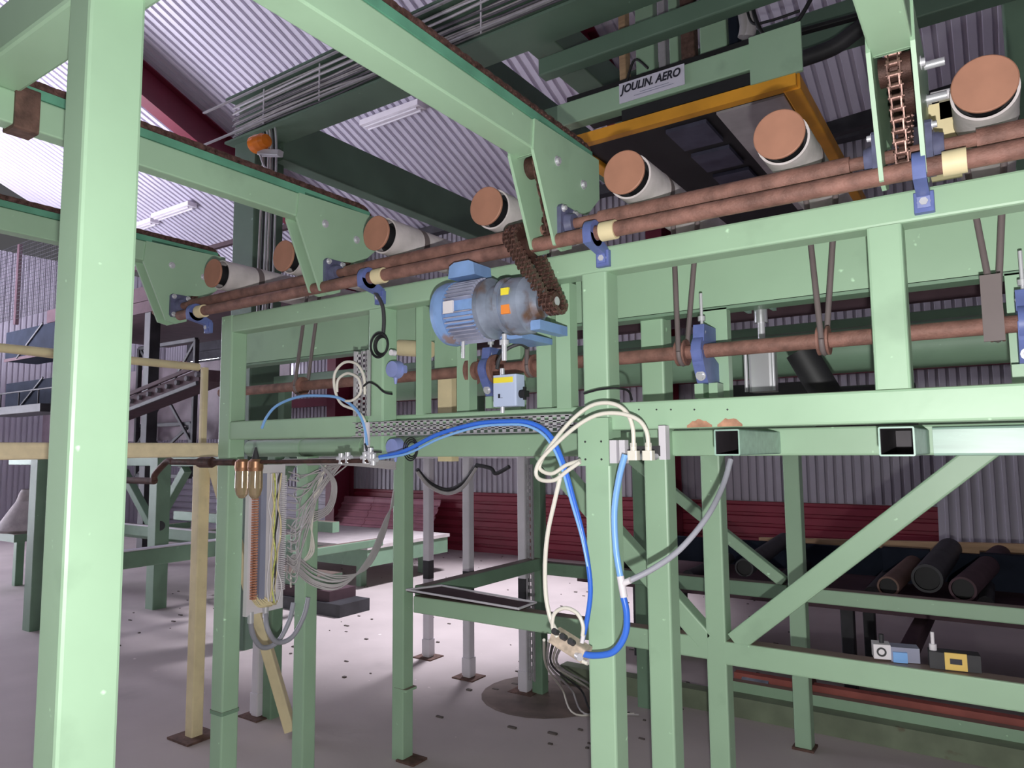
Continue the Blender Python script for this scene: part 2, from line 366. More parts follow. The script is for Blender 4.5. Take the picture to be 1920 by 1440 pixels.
for a_, b_ in ((1288, 1335), (1345, 1392)):
    p0 = at('Y', YF-.0006, a_, 800); p1 = at('Y', YF-.0006, b_, 800); zb = 1.658; n_ = 9
    pts = [(p0.x, zb)] + [(p0.x + (p1.x-p0.x)*i/n_, zb + .006 + .022*math.sin(math.pi*i/n_)*random.uniform(.6, 1)) for i in range(n_+1)] + [(p1.x, zb)]
    MB().prism(pts, 'Y', YF-.0006, YF+.001).build('rust_patch', mat('fresh_rust', (.42, .22, .14), .8, var=.3, scale=40), tb)
# ------------------------------------------------------------------ foreground gantry
fg = thing('infeed_gantry', (-1.57, .73, 0), 'close pale green post and overhead beam holding the chain arms', 'frame')
tube_part('post', (-1.560, .738, 0), (-1.560, .738, 2.60), .094, .118, parent=fg, r=.008, up=(0, 1, 0))
tube_part('beam', (-4.8, .755, 2.665), (1.2, .755, 2.665), .12, .13, parent=fg, r=.01)

# ------------------------------------------------------------------ chains
PIT = .0254
def link_mesh(inner, sc=1.0):
    b = MB(); w_ = (.0085 if inner else .0115)*sc; p = PIT*sc
    for sx in (-1, 1):
        x0 = sx*w_; x1 = sx*(w_ + .003*sc); R = []
        for c_, a0 in ((0, 180), (p, 0)):
            for k in range(0, 181, 45): t = math.radians(a0 - 90 + k); R.append((c_ + .0115*sc*math.cos(t), .0115*sc*math.sin(t)))
        b.prism(R, 'X', x0, x1)
    if inner:
        for y_ in (0, p): b.cyl((-w_, y_, 0), (w_, y_, 0), .008*sc, n=12)
    else:
        for y_ in (0, p): b.cyl((-w_-.006*sc, y_, 0), (w_+.006*sc, y_, 0), .004*sc, n=8)
    return b
def path_len(P): return sum((P[i+1]-P[i]).length for i in range(len(P)-1))
def walk(P, pitch):
    out = []; need = 0.0
    for i in range(len(P)-1):
        a, b = P[i], P[i+1]; L = (b-a).length; d = 0
        while need <= L - d + 1e-9:
            d += need; out.append(a + (b-a)*(d/L)); need = pitch
        need -= (L - d)
    return out
def chain(name, P, X, label, links=True, sc=1.0, group=None, shear=None):
    """P = [(y, z)...] path in the plane X"""
    o = thing(name, (X, P[0][0], P[0][1]), label, 'chain', group)
    W = walk([V((0, y, z)) for y, z in P], PIT*sc)
    mi = ml = None; tot = MB()
    for i in range(len(W)-1):
        a, b = W[i], W[i+1]; d = b - a; ang = math.atan2(d.z, d.y)
        xx = X + (shear(a.z) if shear else 0)
        M4 = Matrix.Translation((xx, a.y, a.z)) @ Matrix.Rotation(ang, 4, 'X')
        if links:
            if i == 0: mi = link_mesh(True, sc).build('link', RUSTC, None); ml = link_mesh(False, sc).build('link', RUSTC, None); COL.objects.unlink(mi); COL.objects.unlink(ml)
            inst((mi, ml)[i % 2], o, M4)
        else:
            lb = link_mesh(i % 2 == 0, sc)
            tot.add([M4 @ V(v) for v in lb.v], lb.f)
    if not links: tag(tot.build('chain_run', RUSTC, o), None, None, kind='stuff')
    return o
RUSTC = mat('rusty_chain', (.17, .095, .08), .38, metal=.6, var=.5, scale=60, bump=.1)

# ------------------------------------------------------------------ chain arms
def arc(cy, cz, r, a0, a1, n=8): return [(cy + r*math.cos(math.radians(a0+(a1-a0)*i/n)), cz + r*math.sin(math.radians(a0+(a1-a0)*i/n))) for i in range(n+1)]
SY, SZ = 1.945, 2.312       # upper shaft
LY, LZ = 1.90, 2.252        # lower shaft
GUS = [(1.76, 2.50), (1.77, 2.60), (2.19, 2.612), (2.19, 2.47), (2.10, 2.39), (1.99, 2.375), (1.985, 2.245), (1.93, 2.225), (1.88, 2.235)]
def arm(Xn, wd, label, chlabel, links=False, y0=.45):
    o = thing('chain_arm', (Xn-wd/2, 1.9, 2.25), label, 'conveyor arm', 'chain arms reaching over the roller table')
    xf = Xn - wd
    MB().bar((Xn-wd/2, y0, 2.553), (Xn-wd/2, 1.80, 2.553), wd-.012, .094, r=.005).build('beam', G, o)
    for xa, xb in ((Xn-.010, Xn), (xf, xf+.010)):
        MB().prism(GUS, 'X', xa, xb).build('side_plate', G, o)
    b = MB(); b.box(xf+.01, Xn-.004, y0, 1.80, 2.601, 2.612); b.box(Xn-.040, Xn-.004, y0, 2.15, 2.612, 2.628); b.build('chain_guide', mat_guide, o); MB().box(Xn-.031, Xn-.012, y0, 2.12, 2.629, 2.648).build('chain_bed', RUSTC, o)
    MB().bar((Xn-wd/2, 1.80, 2.505), (Xn-wd/2, 1.81, 2.6), wd-.02, .01).build('end_strip', G, o)
    for (yy, zz) in ((1.90, 2.51), (2.07, 2.485)): MB().bolt((Xn, yy, zz), (1, 0, 0), .011, .008).build('bolt', STEEL, o)
    for (yy, zz, rr) in ((2.11, 2.53, .05), (1.86, 2.49, .035)):
        MB().cyl((xf+.016, yy, zz), (Xn-.016, yy, zz), rr, n=20).build('idler_wheel', RUSTD, o)
    b = MB()
    for k in range(14):
        a = 2*math.pi*k/14; b.box(-.006, .006, -.007, .007, 0, .058)
        for q in range(len(b.v)-8, len(b.v)):
            x_, y_, z_ = b.v[q]; y2 = y_*math.cos(a) - z_*math.sin(a); z2 = y_*math.sin(a) + z_*math.cos(a); b.v[q] = (x_ + Xn - wd/2, y2 + SY, z2 + SZ)
    b.cyl((Xn-wd/2-.006, SY, SZ), (Xn-wd/2+.006, SY, SZ), .046, n=28); b.build('sprocket', RUSTD, o)
    for xa, sg in ((Xn, 1), (xf, -1)):
        fb = MB(); t0, t1 = (xa, xa + sg*.014)
        R = [(SY-.044, SZ-.056), (SY+.044, SZ-.056), (SY+.052, SZ-.046), (SY+.052, SZ+.046), (SY+.044, SZ+.056), (SY-.044, SZ+.056), (SY-.052, SZ+.046), (SY-.052, SZ-.046)]
        fb.prism(R, 'X', min(t0, t1), max(t0, t1)); fb.cyl((t1, SY, SZ), (t1+sg*.022, SY, SZ), .038, .031)
        fl = fb.build('bearing_housing', BRGD, o)
        for dy in (-.036, .036):
            for dz in (-.044, .044): MB().bolt((t1, SY+dy, SZ+dz), (sg, 0, 0), .008, .009).build('bolt', STEEL, fl)
    # chain path: along the top, round the nose wheel, down to the sprocket, up to the return wheel
    top = [(y0, 2.642), (2.10, 2.642)]
    nose = arc(2.10, 2.575, .067, 85, -40, 8)
    spro = arc(SY, SZ, .056, 20, -170, 12)
    ret = arc(1.86, 2.49, .045, 200, 95, 5)
    P = top + nose + spro + ret
    chain('conveyor_chain', P, (Xn-wd/2) if links else Xn-.022, chlabel, links=links, sc=1.0 if links else .95)
    return o
BRGD = mat('dark_violet_bearing_paint', (.11, .115, .20), .45, var=.25, scale=30, scr=.8, rust=.4)
mat_guide = mat('bright_green_guide_strip', (.12, .33, .22), .4, var=.2, scale=8)
arm(-.10, .10, 'green chain arm at the far right, seen end-on from below', 'rusty roller chain hanging between two pale plates at upper right', True)
arm(-1.105, .095, 'largest green chain arm, running down over the middle of the picture', 'brown roller chain on top of the large middle chain arm')
arm(-2.185, .07, 'green chain arm left of the middle, passing behind the close post', 'brown roller chain on the arm in front of the amber beacon')
arm(-3.28, .08, 'dark green chain arm ending above the leftmost roller', 'dark roller chain on the arm above the leftmost roller')
for X in (-1.105, -2.185):
    pass
MB().bar((-2.22, .80, 2.558), (-2.22, .862, 2.558), .075, .125).build('rusty_joint', ENDR, fg)

# ------------------------------------------------------------------ shafts
u = thing('upper_drive_shaft', (0, SY, SZ), 'upper one of the two rusty shafts running along the rollers', 'shaft')
MB().cyl((-3.5, SY, SZ), (1.0, SY, SZ), .0165).build('core', RUST, u)
for xa, xb in ((-3.17, -2.31), (-2.10, -1.29), (-.98, -.27), (0.0, 1.0)): MB().cyl((xa, SY, SZ-.004), (xb, SY, SZ-.004), .0265).build('sleeve', RUST, u)
l = thing('lower_pivot_shaft', (0, LY, LZ), 'lower one of the two rusty shafts, resting in blue bearing blocks', 'shaft')
MB().cyl((-3.2, LY, LZ), (1.0, LY, LZ), .0225).build('core', RUST, l)
for xx in (-3.02, -1.88, -.93, -.045): MB().cyl((xx-.024, LY, LZ), (xx+.024, LY, LZ), .029).build('cream_collar', CREAM, l)
def foot_block(x, Y, Z, label, sc=1.0):
    """pillow block: ring on a curved foot bolted to the rail front"""
    o = thing('bearing_block', (x, YF, Z-.08), label, 'bearing', 'blue bearing blocks under the lower shaft')
    b = MB(); b.lathe((x-.014, Y, Z), (1, 0, 0), [(0, .0235), (0, .040), (.028, .040), (.028, .0235)])
    b.prism([(Y-.040, Z-.005), (Y-.036, Z-.035), (YF-.030, Z-.052), (YF-.024, Z-.078), (YF, Z-.078), (YF, Z-.03), (Y+.035, Z-.01)], 'X', x-.014, x+.014)
    b.build('housing', BLUEP, o)
    MB().bar((x, YF-.010, Z-.088), (x, YF-.010, Z-.038), .044, .020, up=(0, 1, 0), r=.003).build('foot', BLUEP, o)
    bb = MB(); bb.bolt((x, YF-.0205, Z-.063), (0, -1, 0), .010, .007); bb.build('bolt', STEEL, o); return o
for x, lb in ((-3.07, 'blue bearing block at the left end of the lower shaft'), (-1.945, 'blue bearing block above the cable coil'), (-.985, 'blue bearing block just right of the big middle chain arm'), (-.115, 'blue bearing block with a pale bolt washer below the right-hand chain arm')):
    foot_block(x, LY, LZ, lb)
# lower line shaft with pulleys and belts
HY, HZ = 2.2, 1.905
h = thing('line_shaft', (0, HY, HZ), 'thin rusty shaft running level between the two front rails', 'shaft')
MB().cyl((-3.3, HY, HZ), (1.0, HY, HZ), .0225).build('core', RUST, h)
RX = [.022, -.43, -.876, -1.385, -1.90, -2.44, -2.94]
for x in (-.825, -.40, .015, -1.40, -2.68):
    MB().lathe((x-.016, HY, HZ), (1, 0, 0), [(0, .022), (0, .042), (.006, .042), (.011, .034), (.021, .034), (.026, .042), (.032, .042), (.032, .022)]).build('pulley', RUST, h)
for x in (-1.66, -1.55): MB().lathe((x-.02, HY, HZ), (1, 0, 0), [(0, .022), (0, .055), (.015, .055), (.015, .036), (.04, .036), (.04, .022)]).build('coupling', RUST, h)
def hanging_block(x, label):
    o = thing('bearing_block', (x, HY, HZ), label, 'bearing', 'blue bearing blocks on the line shaft')
    b = MB(); b.lathe((x-.016, HY, HZ), (1, 0, 0), [(0, .023), (0, .046), (.032, .046), (.032, .023)])
    b.prism([(HY-.02, HZ+.03), (HY+.10, HZ+.03), (HY+.10, HZ+.085), (HY-.01, HZ+.085)], 'X', x-.018, x+.018)
    b.prism([(HY-.045, HZ), (HY-.025, HZ-.045), (HY+.01, HZ-.10), (HY+.12, HZ-.10), (HY+.12, HZ-.03), (HY+.03, HZ)], 'X', x-.018, x+.018)
    b.build('housing', BLUEP, o)
    MB().bolt((x, HY-.006, HZ-.078), (0, -1, -.3), .011, .008).build('bolt', STEEL, o); MB().bolt((x, HY-.0, HZ+.06), (0, -.9, .3), .013, .010).build('bolt', STEEL, o)
    b = MB(); b.cyl((x, HY+.02, HZ+.085), (x, HY+.02, HZ+.19), .005, n=10); b.cyl((x, HY+.02, HZ+.10), (x, HY+.02, HZ+.115), .012, n=6); b.build('adjusting_screw', STEEL, o)
    MB().box(x-.035, x-.006, HY+.03, HY+.09, HZ-.145, HZ-.10).build('packing_block', G, o); MB().box(x+.012, x+.04, HY+.03, HY+.09, HZ-.145, HZ-.10).build('packing_block', G, o)
hanging_block(-.765, 'blue bearing block on the line shaft below the arrow-like paint mark')
hanging_block(.075, 'blue bearing block on the line shaft at the right edge')
hanging_block(-1.60, 'blue bearing block on the line shaft under the motor')
ROLL_R = .069; RZ = 2.420; RY0 = 1.94
def belt(x, rx, label):
    o = thing('round_belt', (x, HY, HZ), label, 'belt', 'round belts hanging from the rollers to the line shaft')
    pts = []
    yb = HY + .05
    for k in range(9): a = math.radians(180 + k*22.5); pts.append(V((x, HY + .036*math.cos(a), HZ + .036*math.sin(a))))
    P1 = [V((x+.045, yb+.02, RZ-.03))] + [V((x + .045*math.cos(math.radians(t)), yb+.02, RZ-.03 + .045*math.sin(math.radians(t)))) for t in range(20, 181, 20)]
    allp = pts + P1 + [pts[0]]
    MB().tube(allp, .0085, n=8, k=4).build('loop', GREYBELT, o)
GREYBELT = mat('grey_brown_belt', (.17, .135, .135), .6, var=.1)
for x, rx, lb in ((-.825, -.835, 'grey round belt just left of the arrow-like paint mark'), (-.40, -.41, 'grey round belt next to the wide right upright'), (.015, .021, 'grey round belt nearest the right edge'), (-1.40, -1.32, 'grey round belt behind the blue motor'), (-2.68, -2.80, 'thin dark belt in the left bay of the frame')):
    belt(x, rx, lb)
MB().box(-.015, .03, HY-.05, HY-.042, 1.86, 2.03).build('scrap', GREYBELT, h)

# ------------------------------------------------------------------ rollers
names = ['rightmost and largest white roller with a brown end', 'white roller left of the end-on chain arm', 'white roller just right of the big middle chain arm',
         'white roller left of the big middle chain arm, behind the drive chain', 'white roller just right of the gusset of the left-centre arm', 'white roller half hidden by the gusset of the left-centre arm',
         'leftmost white roller with a small brown end']
ro = None
for i, x in enumerate(RX):
    if i == 0:
        ro = thing('roller', (x, RY0, RZ), names[0], 'roller', 'white rollers with brown ends in a row')
        MB().lathe((x, RY0, RZ), (0, 1, 0), [(.05, 0), (.05, ROLL_R-.006), (0, ROLL_R-.006), (0, ROLL_R), (2.0, ROLL_R), (2.0, 0)], 40).build('barrel', ROLLW, ro)
        MB().cyl((x, RY0+.045, RZ), (x, RY0+.049, RZ), ROLL_R-.007, n=32).build('recess_shade', BLACK, ro)  # black disc: shade of the hollow barrel end put into its colour
        MB().cyl((x, RY0-.036, RZ), (x, RY0+.046, RZ), .044, n=32).build('neck', BLACK, ro)
        MB().lathe((x, RY0-.044, RZ), (0, 1, 0), [(0, 0), (0, .0635), (.002, .0660), (.008, .0660), (.008, 0)], 44).build('end_cap', CAPB, ro)
        MB().lathe((x, RY0+.16, RZ), (0, 1, 0), [(0, ROLL_R), (0, ROLL_R+.0012), (.03, ROLL_R+.0012), (.03, ROLL_R)], 40).build('belt_groove', GREYBELT, ro)
        base = ro
    else: ro = copy_tree(base, (x - RX[0], 0, 0), names[i])
    ro['group'] = 'white rollers with brown ends in a row'

# ------------------------------------------------------------------ gear motor
MY, MZ = 1.862, 2.055
gm = thing('gear_motor', (-1.35, MY, MZ), 'blue finned electric motor with rust-stained gearbox hung on the rail', 'motor')
MB().lathe((-1.525, MY, MZ), (1, 0, 0), [(0, .0), (0, .085), (.012, .104), (.03, .108), (.062, .106), (.062, .09)], 36).build('fan_cover', MOTB, gm)
MB().cyl((-1.465, MY, MZ), (-1.345, MY, MZ), .088, n=36).build('body', MOTB, gm)
b = MB()
for k in range(40):
    a = 2*math.pi*k/40
    if 0 < (k % 10) < 9:
        c, s_ = math.cos(a), math.sin(a); n_ = V((0, c, s_)); t_ = V((0, -s_, c))*.0022; ctr = V((0, MY, MZ))
        q = [ctr + n_*.086 - t_, ctr + n_*.086 + t_, ctr + n_*.104 + t_, ctr + n_*.104 - t_]
        b.add([V((-1.46, p.y, p.z)) for p in q] + [V((-1.35, p.y, p.z)) for p in q], [(0, 1, 2, 3), (7, 6, 5, 4), (0, 4, 5, 1), (1, 5, 6, 2), (2, 6, 7, 3), (3, 7, 4, 0)])
tag(b.build('cooling_fins', mat('worn_fin_paint', (.33, .34, .45), .45, var=.2, scale=18, rust=.5, rustcol=(.06, .05, .06)), gm), None, None)
MB().lathe((-1.345, MY, MZ), (1, 0, 0), [(0, .0), (0, .098), (.018, .10), (.035, .075), (.07, .07), (.075, .092), (.09, .092), (.09, 0)], 36).build('flange', MOTG, gm)
MB().lathe((-1.255, MY, MZ-.004), (1, 0, 0), [(0, .0), (0, .086), (.02, .092), (.07, .090), (.085, .07), (.095, .052), (.115, .045), (.115, 0)], 36).build('gearbox', MOTG, gm)
tb2 = MB(); tb2.prism([(-1.475, 2.165), (-1.365, 2.165), (-1.37, 2.205), (-1.39, 2.215), (-1.45, 2.215), (-1.47, 2.205)], 'Y', MY-.055, MY+.04); tb2.build('terminal_box', MOTB, gm)
MB().box(-1.455, -1.415, MY-.1065, MY-.099, MZ-.018, MZ+.022).build('name_plate', WHITEP, gm)
for (xx, zz, mm, wd, hh) in ((-1.225, MZ+.028, YEL, .028, .022), (-1.222, MZ-.028, ORS, .03, .028)):
    yb = MY - math.sqrt(max(.0001, .0935**2 - (zz-MZ+.004)**2)) - .001
    o_ = MB().add([(xx-wd/2, yb, zz-hh/2), (xx+wd/2, yb-.0, zz-hh/2), (xx+wd/2, yb, zz+hh/2), (xx-wd/2, yb, zz+hh/2)], [(0, 1, 2, 3)]).box(xx-wd/2, xx+wd/2, yb-.001, yb+.012, zz-hh/2, zz+hh/2).build('sticker', mm, gm)
    o_['label'] = 'yellow sticker' if mm is YEL else 'orange warning sticker'
MB().box(-1.17, -1.135, MY-.03, YF+.02, 1.965, 1.995).build('mounting_foot', MOTB, gm)
MB().box(-1.33, -1.24, MY+.03, YF+.10, 1.955, 1.975).build('mounting_foot', MOTB, gm)
MB().cyl((-1.14, MY, MZ-.004), (-1.09, MY, MZ-.004), .014).build('output_shaft', STEEL, gm)
b = MB(); b.cyl((-1.275, MY-.02, 1.965), (-1.275, MY-.02, 1.88), .008, n=12); b.cyl((-1.275, MY-.02, 1.93), (-1.275, MY-.02, 1.945), .016, n=6); b.build('drain_plug', STEEL, gm); MB().cyl((-1.44, MY-.02, 1.965), (-1.44, MY-.02, 1.90), .006, n=12).build('drain_plug', STEEL, gm)
# drive chain
XB, XS = -1.232, -1.112
sz, ss = LZ, MZ-.004
P = arc(LY, sz, .062, 200, 10, 12)[::-1]
P = arc(LY-.005, sz+.005, .066, -15, 195, 14) + arc(MY+.004, ss, .036, 195, 345, 8)
P.append(P[0])
sh = lambda z: (XS - XB)*max(-.1, min(1.1, (sz - z)/(sz - ss)))
for k, dx in enumerate((-.013, .013)):
    chain('drive_chain', P, XB+dx, ['left strand of the short double roller chain driving the shaft from the motor', 'right strand of the short double roller chain driving the shaft from the motor'][k], links=True, sc=.62, shear=sh)
b = MB(); b.cyl((XB-.006, LY, sz), (XB+.006, LY, sz), .060, n=30); b.cyl((XB-.03, LY, sz), (XB+.03, LY, sz), .034, n=24)
for k in range(24):
    a = 2*math.pi*k/24; c = V((XB, LY + .062*math.cos(a), sz + .062*math.sin(a))); b.cyl(c - V((.005, 0, 0)), c + V((.005, 0, 0)), .005, n=6)
tag(b.build('large_sprocket', RUSTD), 'large dark rusty sprocket under the drive chain on the lower shaft', 'sprocket')
b = MB(); b.cyl((XS-.02, MY, ss), (XS+.02, MY, ss), .028, n=24)
for k in range(14):
    a = 2*math.pi*k/14; c = V((XS, MY + .031*math.cos(a), ss + .031*math.sin(a))); b.cyl(c - V((.015, 0, 0)), c + V((.015, 0, 0)), .004, n=6)
b.build('sprocket', RUSTD, gm)

# ------------------------------------------------------------------ switch box under the gearbox
q0 = at('Y', 1.93, 925, 763); q1 = at('Y', 1.93, 968, 701)
sb = thing('isolator_box', (q0.x, 1.93, q0.z), 'small grey-blue switch box with a yellow warning strip below the motor', 'switch box')
MB().bar((.5*(q0.x+q1.x), 1.955, q0.z), (.5*(q0.x+q1.x), 1.955, q1.z), q1.x-q0.x, .055, up=(0, 1, 0), r=.005).build('case', mat('light_blue_grey_case', (.50, .58, .78), .4, var=.05), sb)
MB().box(q0.x+.004, q1.x-.012, 1.9255, 1.929, q1.z-.026, q1.z-.008).build('warning_strip', YEL, sb)
b = MB(); b.cyl((q1.x, 1.955, q0.z+.04), (q1.x+.012, 1.955, q0.z+.04), .014, n=16); b.box(q1.x+.012, q1.x+.024, 1.940, 1.970, q0.z+.03, q0.z+.05); b.box(q1.x+.012, q1.x+.02, 1.95, 1.96, q0.z+.02, q0.z+.062); b.build('rotary_handle', BLACK, sb)
b = MB(); b.box(q0.x+.022, q0.x+.040, 1.9262, 1.9275, q0.z+.028, q0.z+.029); b.box(q0.x+.022, q0.x+.030, 1.9262, 1.9275, q0.z+.028, q0.z+.042); b.build('printed_symbol', INK, sb)
MB().cyl((q0.x+.02, 1.955, q1.z), (q0.x+.02, 1.955, q1.z+.025), .008, n=10).build('cable_gland', STEEL, sb); b = MB(); b.cyl((q0.x+.02, 1.955, q0.z), (q0.x+.02, 1.955, q0.z-.02), .007, n=10); b.build('cable_gland', STEEL, sb)
def hose(name, pts, r, m_, label, cat='hose', Y=None, n=10, group=None, k=6):
    """pts = [(px, py, Y)...] on planes parallel to the frame"""
    P = [at('Y', (p[2] if len(p) > 2 else Y), p[0], p[1]) for p in pts]
    o = MB().tube(P, r, n=n, k=k).build(name, m_); tag(o, label, cat, group); return o
hose('flexible_conduit', [(932, 692, 1.955), (936, 674, 1.96), (950, 655, 1.97), (975, 645, 2.0), (988, 652, 2.08)], .0065, DARK, 'dark flexible conduit arching from the isolator box to the post', 'conduit')

# ------------------------------------------------------------------ blue hooters / level switches
def round_box(px, py, label, Y=1.965):
    c = at('Y', Y, px, py); o = thing('round_sensor', c, label, 'sensor', 'blue round sensors')
    MB().cyl(c + V((0, -.022, 0)), c + V((0, .012, 0)), .030, .034, n=28).build('dome', BLUES, o)
    MB().bar(c + V((-.038, .012, 0)), c + V((.038, .012, 0)), .02, .03, up=(0, 0, 1)).build('lug', BLUES, o)
    MB().cyl(c + V((0, 0, -.03)), c + V((0, 0, -.055)), .009, .004, n=12).build('gland', BLUES, o)
BLUES = mat('periwinkle_plastic', (.26, .31, .62), .4, var=.08, scale=20)
round_box(742, 693, 'round blue sensor under the black cable coil'); round_box(742, 838, 'round blue sensor where the dark blue hose starts')
MB_c = at('Y', 1.95, 740, 662); tag(MB().cyl(MB_c, MB_c + V((0, -.02, .0)), .011, n=16).build('white_plug', WHITEP), 'small white round plug above the upper blue sensor', 'plug')
# cream cylinder and pads seen in the middle bay
b = MB(); a_ = at('Y', 2.3, 750, 652); c_ = at('Y', 2.3, 775, 655); b.cyl(a_, c_ + V((.1, .0, -.01)), .035); tag(b.build('cream_cylinder', CREAM), 'short cream cylinder behind the uprights beside the black cable coil', 'cylinder')
b = MB(); q = at('Y', 2.5, 837, 700); b.box(q.x-.05, q.x+.03, 2.5, 2.55, 1.55, 2.0); tag(b.build('cream_post', CREAM), 'cream painted stub post under the blue motor', 'post')

# ------------------------------------------------------------------ perforated cable trays
def tray(name, a, b, w_, label, m_=None, n=None, dep=.02, up=(0, 0, 1), face=(0, -1, 0)):
    """strip with slots: rows of small bars left between the holes"""
    a = V(a); b = V(b); d = (b-a).normalized(); L = (b-a).length; up = V(up); up = (up - d*up.dot(d)).normalized(); f = V(face)
    o = thing(name, a, label, 'cable tray'); n = n or int(L/.03); mb = MB()
    def slab(t0, t1, h0, h1, th=.003):
        P = [a + d*t + up*hh for t, hh in ((t0, h0), (t1, h0), (t1, h1), (t0, h1))]; Q = [p + f*th for p in P]
        mb.add(P + Q, [(3, 2, 1, 0), (4, 5, 6, 7), (0, 1, 5, 4), (1, 2, 6, 5), (2, 3, 7, 6), (3, 0, 4, 7)])
    rows = 3; rh = w_/rows
    for r_ in range(rows+1): slab(0, L, max(0, r_*rh-.0035), min(w_, r_*rh+.0035))
    for r_ in range(rows):
        for i in range(n): t = (i + (.5 if r_ % 2 else 0))*L/n; slab(t, min(L, t+L/n*.45), r_*rh, (r_+1)*rh)
    mb.build('slotted_strip', m_ or GALV, o)
    mb2 = MB()
    for hh in (0, w_):
        P = [a + up*hh, b + up*hh, b + up*hh + f*dep, a + up*hh + f*dep]; Q = [p + up*.002 for p in P]
        mb2.add(P + Q, [(3, 2, 1, 0), (4, 5, 6, 7), (0, 1, 5, 4), (1, 2, 6, 5), (2, 3, 7, 6), (3, 0, 4, 7)])
    mb2.build('side_lip', m_ or GALV, o); return o
tray('cable_tray', (-2.07, 2.0-.03, 1.655), (-1.10, 2.0-.03, 1.655), .052, 'galvanised slotted tray lying level behind the dark blue hose')
tray('cable_tray', (-1.995, 1.975, 1.735), (-1.995, 1.975, 1.99), .075, 'white slotted tray standing upright left of the black cable coil', up=(-1, 0, 0), n=12)
tray('cable_tray', (-3.0, 4.0, 1.56), (.6, 4.0, 1.56), .05, 'galvanised slotted tray running level behind the lower beam', n=70)
tray('cable_tray', (-2.63, 4.05, .1), (-2.63, 4.05, 1.5), .05, 'galvanised slotted tray standing behind the middle posts', up=(1, 0, 0), n=30)
ts = thing('drip_tray', (-2.2, 2.84, .86), 'thin grey open tray lying on the level beam in the middle', 'tray')
tp = [at('Z', .87, 762, 1108), at('Z', .87, 828, 1100), at('Z', .87, 1005, 1132), at('Z', .87, 972, 1144)]
MB().add([p for p in tp] + [p - V((0, 0, .004)) for p in tp], [(0, 1, 2, 3), (7, 6, 5, 4)]).build('pan', PURP, ts)
b = MB()
for i in range(4): b.tube([tp[i] + V((0, 0, .006)), tp[(i+1) % 4] + V((0, 0, .006))], .006, n=6, k=1)
b.build('rim', WPOST, ts)
tag(MB().bar((-2.60, 2.95, .84), (-2.60, 4.1, .84), .08, .08).build('side_beam', GD, sf), None, None)

# ------------------------------------------------------------------ terminal panel on the left post
XP = -2.875
tp_ = thing('terminal_panel', (XP, 2.07, .85), 'open narrow wiring panel with copper terminals and yellow-green wires', 'electrical panel')
MB().box(XP, XP+.006, 2.055, 2.27, .86, 1.54).build('back_plate', WHITEP, tp_)
MB().box(XP+.006, XP+.026, 2.055, 2.062, .86, 1.54).build('edge_lip', WHITEP, tp_)
b = MB()
for i in range(44):
    z = .93 + i*.0118; b.box(XP+.006, XP+.030, 2.085, 2.106, z, z+.008); 
tag(b.build('terminal_row', COPW, tp_), None, None, kind='stuff')
MB().box(XP+.006, XP+.03, 2.118, 2.148, .92, 1.50).build('wiring_duct', GREYP, tp_)
for j, m_ in enumerate((WHITEP, CREAM, mat('yellow_green_wire', (.62, .66, .18), .5, var=.4, scale=60), WHITEP, DARK, CREAM, WHITEP)):
    pts = []
    for i in range(9): pts.append((XP+.03+random.uniform(0, .02), 2.165 + .009*j + random.uniform(-.01, .01), 1.50 - i*.075))
    MB().tube(pts, .0042, n=6, k=4).build('wire', m_, tp_)
b = MB()
for i in range(60):
    z = .95 + i*.009; b.box(XP+.006, XP+.03, 2.235, 2.262, z, z+.005)
tag(b.build('slotted_duct', WHITEP, tp_), None, None, kind='stuff')
b = MB()
for i in range(14): b.tube([(XP+.015, 2.09+i*.004, .93+.02*random.random()), (XP+.05, 2.10+i*.006, .90), (XP+.03, 2.17+i*.004, .885+.02*random.random())], .0025, n=5, k=4)
tag(b.build('wire_tails', CREAM, tp_), None, None, kind='stuff')
# cable loom: right of the panel, hanging in a belly to the middle post
lm = thing('cable_loom', (-2.6, 2.25, 1.2), 'bundle of thin grey cables fanning out of the panel and hanging to the middle post', 'cables')
for i in range(15):
    z = 1.0 + i*.036; y_ = 2.27; r1 = random.uniform(-.03, .03)
    e = at('Y', 2.44, 640 + random.uniform(-20, 12), 866 + random.uniform(-3, 6))
    m1 = at('Y', 2.34, 560 + random.uniform(-20, 25), 900 + (14-i)*7 + random.uniform(-12, 12))
    MB().tube([(XP+.03, y_, z), (XP+.08, y_+.02, z-.01+r1*.3), m1, at('Y', 2.40, 600+random.uniform(-12, 12), 880+(14-i)*3.5), e], .0036, n=6, k=6).build('cable', GREYC, lm)
for i in range(10):
    z = 1.0 + i*.012
    P = [V((XP+.03, 2.27, z)), at('Y', 2.33, 550, 1040+i*3), at('Y', 2.36, 590, 1068+i*3.5+random.uniform(-4, 4)), at('Y', 2.45, 640, 1084+i*2.5-random.uniform(0, 6)), at('Y', 2.6, 690, 1064-i*2), at('Y', 2.75, 722, 1000-i*3), at('Y', 2.84, 738, 920+i*3)]
    MB().tube(P, .0038, n=6, k=6).build('cable', GREYC, lm)
for i in range(5):
    P = [at('Y', 2.40, 600, 870), at('Y', 2.40, 622+i*2, 905), at('Y', 2.40, 612+i*2, 950+i*2), at('Y', 2.38, 575, 965+i*5), at('Y', 2.36, 548, 985+i*8), V((XP+.05, 2.28, 1.12+.02*i))]
    MB().tube(P, .004, n=6, k=6).build('cable', GREYC, lm)
for i in range(3):
    P = [at('Y', 2.42, 612, 868), at('Y', 2.38, 588-3*i, 960), at('Y', 2.38, 580+4*i, 1035), at('Y', 2.36, 550, 1066), V((XP+.05, 2.28, 1.0-.02*i))]
    MB().tube(P, .0045, n=6, k=6).build('cable', WHITEH, lm)
